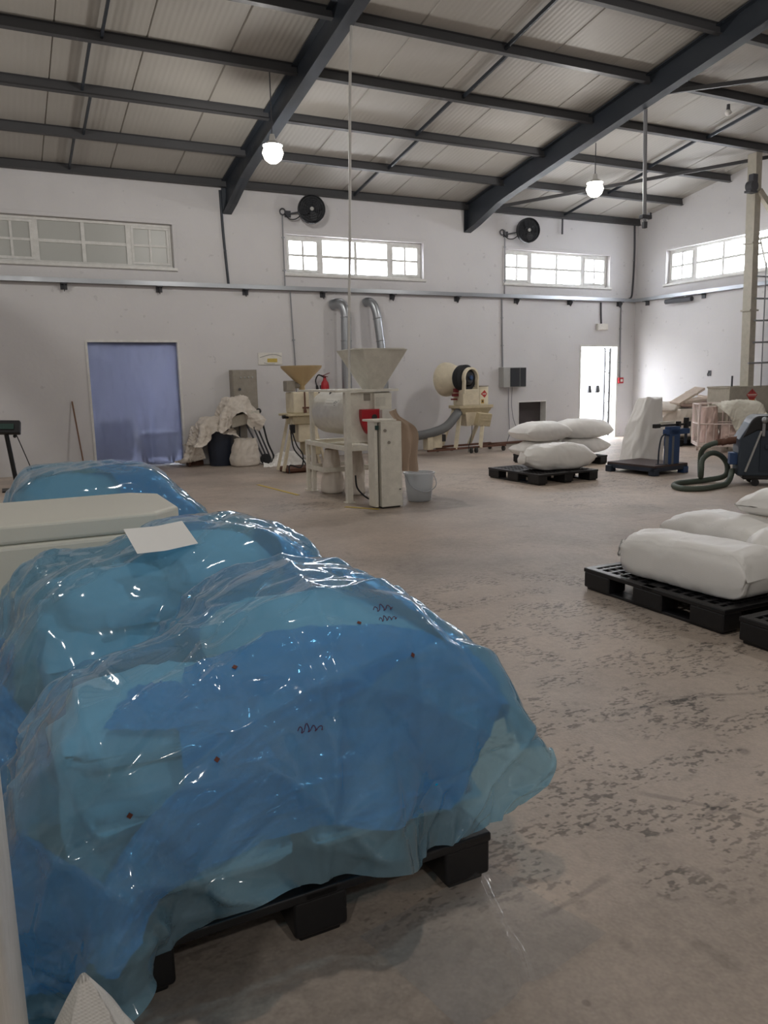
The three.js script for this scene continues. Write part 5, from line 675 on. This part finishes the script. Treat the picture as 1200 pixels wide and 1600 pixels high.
{
  const wrap = (key, label, opt, crumple, freq, base, inner) => { const sim = drape({ ...opt, shape: hem(freq) }); films[key] = sheetGeo(sim, freq === 1 ? 3 : 2, crumple, freq, 0.026); const f = thing('pallet_cover', label, 'plastic film', base); part('film', films[key], M.film, f);
    for (const q of inner) part('inner_film', sheetGeo(foldOf(sim, opt.x0, opt.x1, opt.z0, opt.z1, q), 2, 0.05, freq + q[0], -0.014, 2), M.filmDeep, f, 'deeper blue folded film underneath');
    return f; };
  wrap('a', 'crumpled blue plastic film over the nearest pallet load, filling the foreground', { x0: -0.34, x1: 1.74, z0: -3.5, z1: -1.3, y: 1.15, n: 84, m: 84, slack: 1.06, steps: 250, stiff: 0.4, seedAt: 1,
colliders: [{ c: [0.5, 0.12, -2.12], r: [0.54, 0.6, 0.38] }, { c: [0.6, 0.1, -2.5], r: [0.6, 0.4, 0.5] }, { c: [0.86, 0.3, -2.3], r: [0.36, 0.56, 0.52] }, { c: [1.12, 0.4, -2.2], r: [0.2, 0.3, 0.42] }, { c: [1.12, 0.2, -2.16], r: [0.26, 0.22, 0.38] }] }, 0.15, 1, [0.66, 0, -2.36], [[1.0, -1.62, 0.86, 0.6, -0.2], [0.5, -1.46, 0.62, 0.3, 0.3], [0.04, -1.64, 0.4, 0.5, 0.55], [1.44, -2.15, 0.5, 0.8, 0.3], [0.62, -1.84, 0.3, 0.16, -0.5]]);
  wrap('b', 'blue plastic film over the second load, a sheet of paper on its top', { x0: -0.5, x1: 1.9, z0: -4.75, z1: -2.4, y: 1.15, n: 74, m: 70, slack: 1.05, steps: 210, stiff: 0.4, seedAt: 2, colliders: [{ c: [0.46, 0.1, -3.5], r: [0.52, 0.64, 0.5] }, { c: [0.6, 0.1, -3.6], r: [0.6, 0.5, 0.62] }, { c: [0.84, 0.2, -3.56], r: [0.36, 0.66, 0.54] }, { c: [1.12, 0.4, -3.6], r: [0.2, 0.36, 0.5] }] }, 0.13, 2, [0.66, 0, -3.58], [[-0.22, -3.3, 0.4, 1.2, 0.1], [1.42, -3.5, 0.5, 1.2, -0.15]]);
  wrap('c', 'blue plastic film over the farthest load, behind the white tub', { x0: -0.6, x1: 1.8, z0: -7.8, z1: -5.3, y: 1.15, n: 56, m: 56, slack: 1.04, steps: 180, stiff: 0.4, seedAt: 4, colliders: [...third, palletBox(-6.5, 0.72), { c: [1.2, 0.3, -6.5], r: [0.2, 0.28, 0.5] }] }, 0.10, 3, [0.72, 0, -6.5], [[1.2, -6.1, 0.9, 1.6, 0.25], [0.5, -5.7, 1.2, 0.5, 0]]);
}
{ // tub, paper, panel, sack tip
  const s = new THREE.Shape(), x0 = -0.5, x1 = 0.93, z0 = -5.5, z1 = -4.55, k = 0.16; s.moveTo(x0 + k, -z0); s.lineTo(x1 - k, -z0); s.lineTo(x1, -z0 - k); s.lineTo(x1, -z1 + k); s.lineTo(x1 - k, -z1); s.lineTo(x0 + k, -z1); s.lineTo(x0, -z1 + k); s.lineTo(x0, -z0 - k); s.closePath();
  const ext = (d, y, b) => new THREE.ExtrudeGeometry(s, { depth: d, bevelEnabled: true, bevelSize: b, bevelThickness: b, bevelSegments: 3, bevelOffset: -b }).rotateX(-PI / 2).translate(0, y, 0);
  const t = thing('lidded_tub', 'big off white plastic tub with chamfered corners between two wrapped loads', 'tub', [0.2, 0, -5.02]); part('tub', ext(0.6, 0.03, 0.03), M.tub, t); part('lid', ext(0.07, 0.68, 0.02), M.tub, t); part('runner', [B(x0 + 0.2, x1 - 0.2, 0, 0.03, -5.3, -5.2), B(x0 + 0.2, x1 - 0.2, 0, 0.03, -4.85, -4.75)], M.black, t);
  const fp = films.b.attributes.position, pts = [], X = 0.56, Z = -3.24; for (let k = 0; k < fp.count; k++) if (abs(fp.getX(k) - X) < 0.16 && abs(fp.getZ(k) - Z) < 0.13) pts.push([fp.getX(k), fp.getY(k), fp.getZ(k)]);
  const top = (z) => max(0.5, ...pts.filter((q) => abs(q[2] - z) < 0.05).map((q) => q[1])), ya = top(Z - 0.09), yb = top(Z + 0.09), pl = (z) => mix(ya, yb, (z - Z + 0.09) / 0.18), off = max(0, ...pts.map((q) => q[1] - pl(q[2]))) + 0.004;
  const pg = new THREE.PlaneGeometry(0.25, 0.2, 14, 8).rotateX(-PI / 2).rotateY(0.1), q = pg.attributes.position; for (let k = 0; k < q.count; k++) { const x = q.getX(k) + X, z = q.getZ(k) + Z; q.setXYZ(k, x, pl(z) + off + 0.006 * abs(q.getX(k)) / 0.1, z); } pg.computeVertexNormals();
  solo('paper_sheet', 'white sheet of paper lying on top of the second blue wrapped load', 'paper', pg, std(0xf4f4f2, 0.8, { side: THREE.DoubleSide }), [X, pl(Z) + off, Z]);
  solo('white_panel', 'white rounded panel edge standing at the lower left border of the picture', 'panel', B(-0.45, -0.057, 0, 0.98, -1.52, -1.0, 0.045), M.white, [-0.25, 0, -1.25]);
  standingSack('white peaked sack corner at the bottom left beside the panel', 71, 0.3, 0.24, 0.4, [0.045, 0, -1.42], 0.3, { top: 0.03, mat: M.sack });
}

{ const d = thing('overhead_duct', 'grey rectangular duct hung beside the left bay, outside the picture', 'duct', [-1.2, 3.6, -12.4]); part('duct', B(-1.24, -1.16, 3.53, 3.98, BZ + 0.02, -11.2, 0.01), M.zinc, d); for (const z of [-13.6, -11.8]) part('hanger', T(V(-1.2, 3.95, z), V(-1.2, purlinY(z) + 0.02, z), 0.01, 6), M.darkPipe, d); }

{ // ink on the nearest film: small brown printed lozenges and two scrawls; each follows the film where it lies
  const f = scene.getObjectByName('pallet_cover').children[0], g = f.geometry, P = g.attributes.position, N = g.attributes.normal, o = origin.get(f);
  const spot = (x, y, z) => { let b = 9, k = 0; for (let i = 0; i < P.count; i++) { const d = hypot(P.getX(i) + o.x - x, P.getY(i) + o.y - y, P.getZ(i) + o.z - z); if (d < b) { b = d; k = i; } } const n = V(N.getX(k), N.getY(k), N.getZ(k)); if (n.z < 0) n.negate(); return [V(P.getX(k) + o.x, P.getY(k) + o.y, P.getZ(k) + o.z).addScaledVector(n, 0.004), new THREE.Quaternion().setFromUnitVectors(V(0, 0, 1), n)]; };
  const put = (name, geo, mat, at3, label) => { const [p, q] = spot(...at3); part(name, geo.applyQuaternion(q).translate(p.x, p.y, p.z), mat, f, label); };
  for (const a of [[0.49, 0.72, -1.93], [0.84, 0.72, -1.93], [0.94, 0.68, -1.92], [0.40, 0.57, -1.8], [0.18, 0.52, -1.76]]) put('print_mark', new THREE.BoxGeometry(0.011, 0.011, 0.002).rotateZ(0.8), M.mark, a, 'small brown printed lozenge');
  const scrawl = (rows) => rows.flatMap(([y, n, w, h]) => [...Array(n)].map((_, i) => { const x = -w / 2 + w * i / n, q = i * 1.7; return TU([[x, y, 0], [x + 0.4 * w / n, y + h * (0.6 + 0.4 * sin(q)), 0], [x + 0.7 * w / n, y + h * 0.2 * cos(q), 0], [x + 0.5 * w / n, y - h * 0.5, 0], [x + w / n, y - h * 0.1, 0]], 0.0011, 14, 5); }));
  put('ink_scrawl', join(scrawl([[0.02, 3, 0.06, 0.018], [-0.02, 4, 0.055, 0.014]])), M.ink, [0.95, 0.78, -1.97], 'dark red pen scrawl'); put('ink_scrawl', join(scrawl([[0, 4, 0.07, 0.016]])), M.ink, [0.66, 0.6, -1.82], 'dark red pen scrawl');
  const c = new THREE.PlaneGeometry(0.5, 0.4, 30, 24).rotateX(-PI / 2), p = c.attributes.position; for (let k = 0; k < p.count; k++) { const x = p.getX(k), z = p.getZ(k); p.setXYZ(k, 1.02 + x + 0.25 * z + 0.03 * noise(x * 6 + 3, z * 5), 0.006 + 0.035 * pow(ridge(x * 3.1 + z * 1.7 + 0.3, z * 1.5), 6) + 0.01 * noise(x * 9, z * 9), -1.56 + z - 0.2 * x); } c.computeVertexNormals();
  solo('clear_film', 'clear plastic film scrap lying on the floor in front of the nearest pallet', 'plastic film', c, phy(0xf4f6f8, 0.06, { transmission: 0.95, thickness: 0, ior: 1.3, side: THREE.DoubleSide }), [1.02, 0, -1.56]);
  heap('rubble_heap', 'pale heap outside the open door at its left side', 91, 0.45, 0.9, 0.5, [12.75, -0.01, -16.6], 0, std(0x8d8478, 0.9), 'heap');
}
renderer.render(scene, camera);
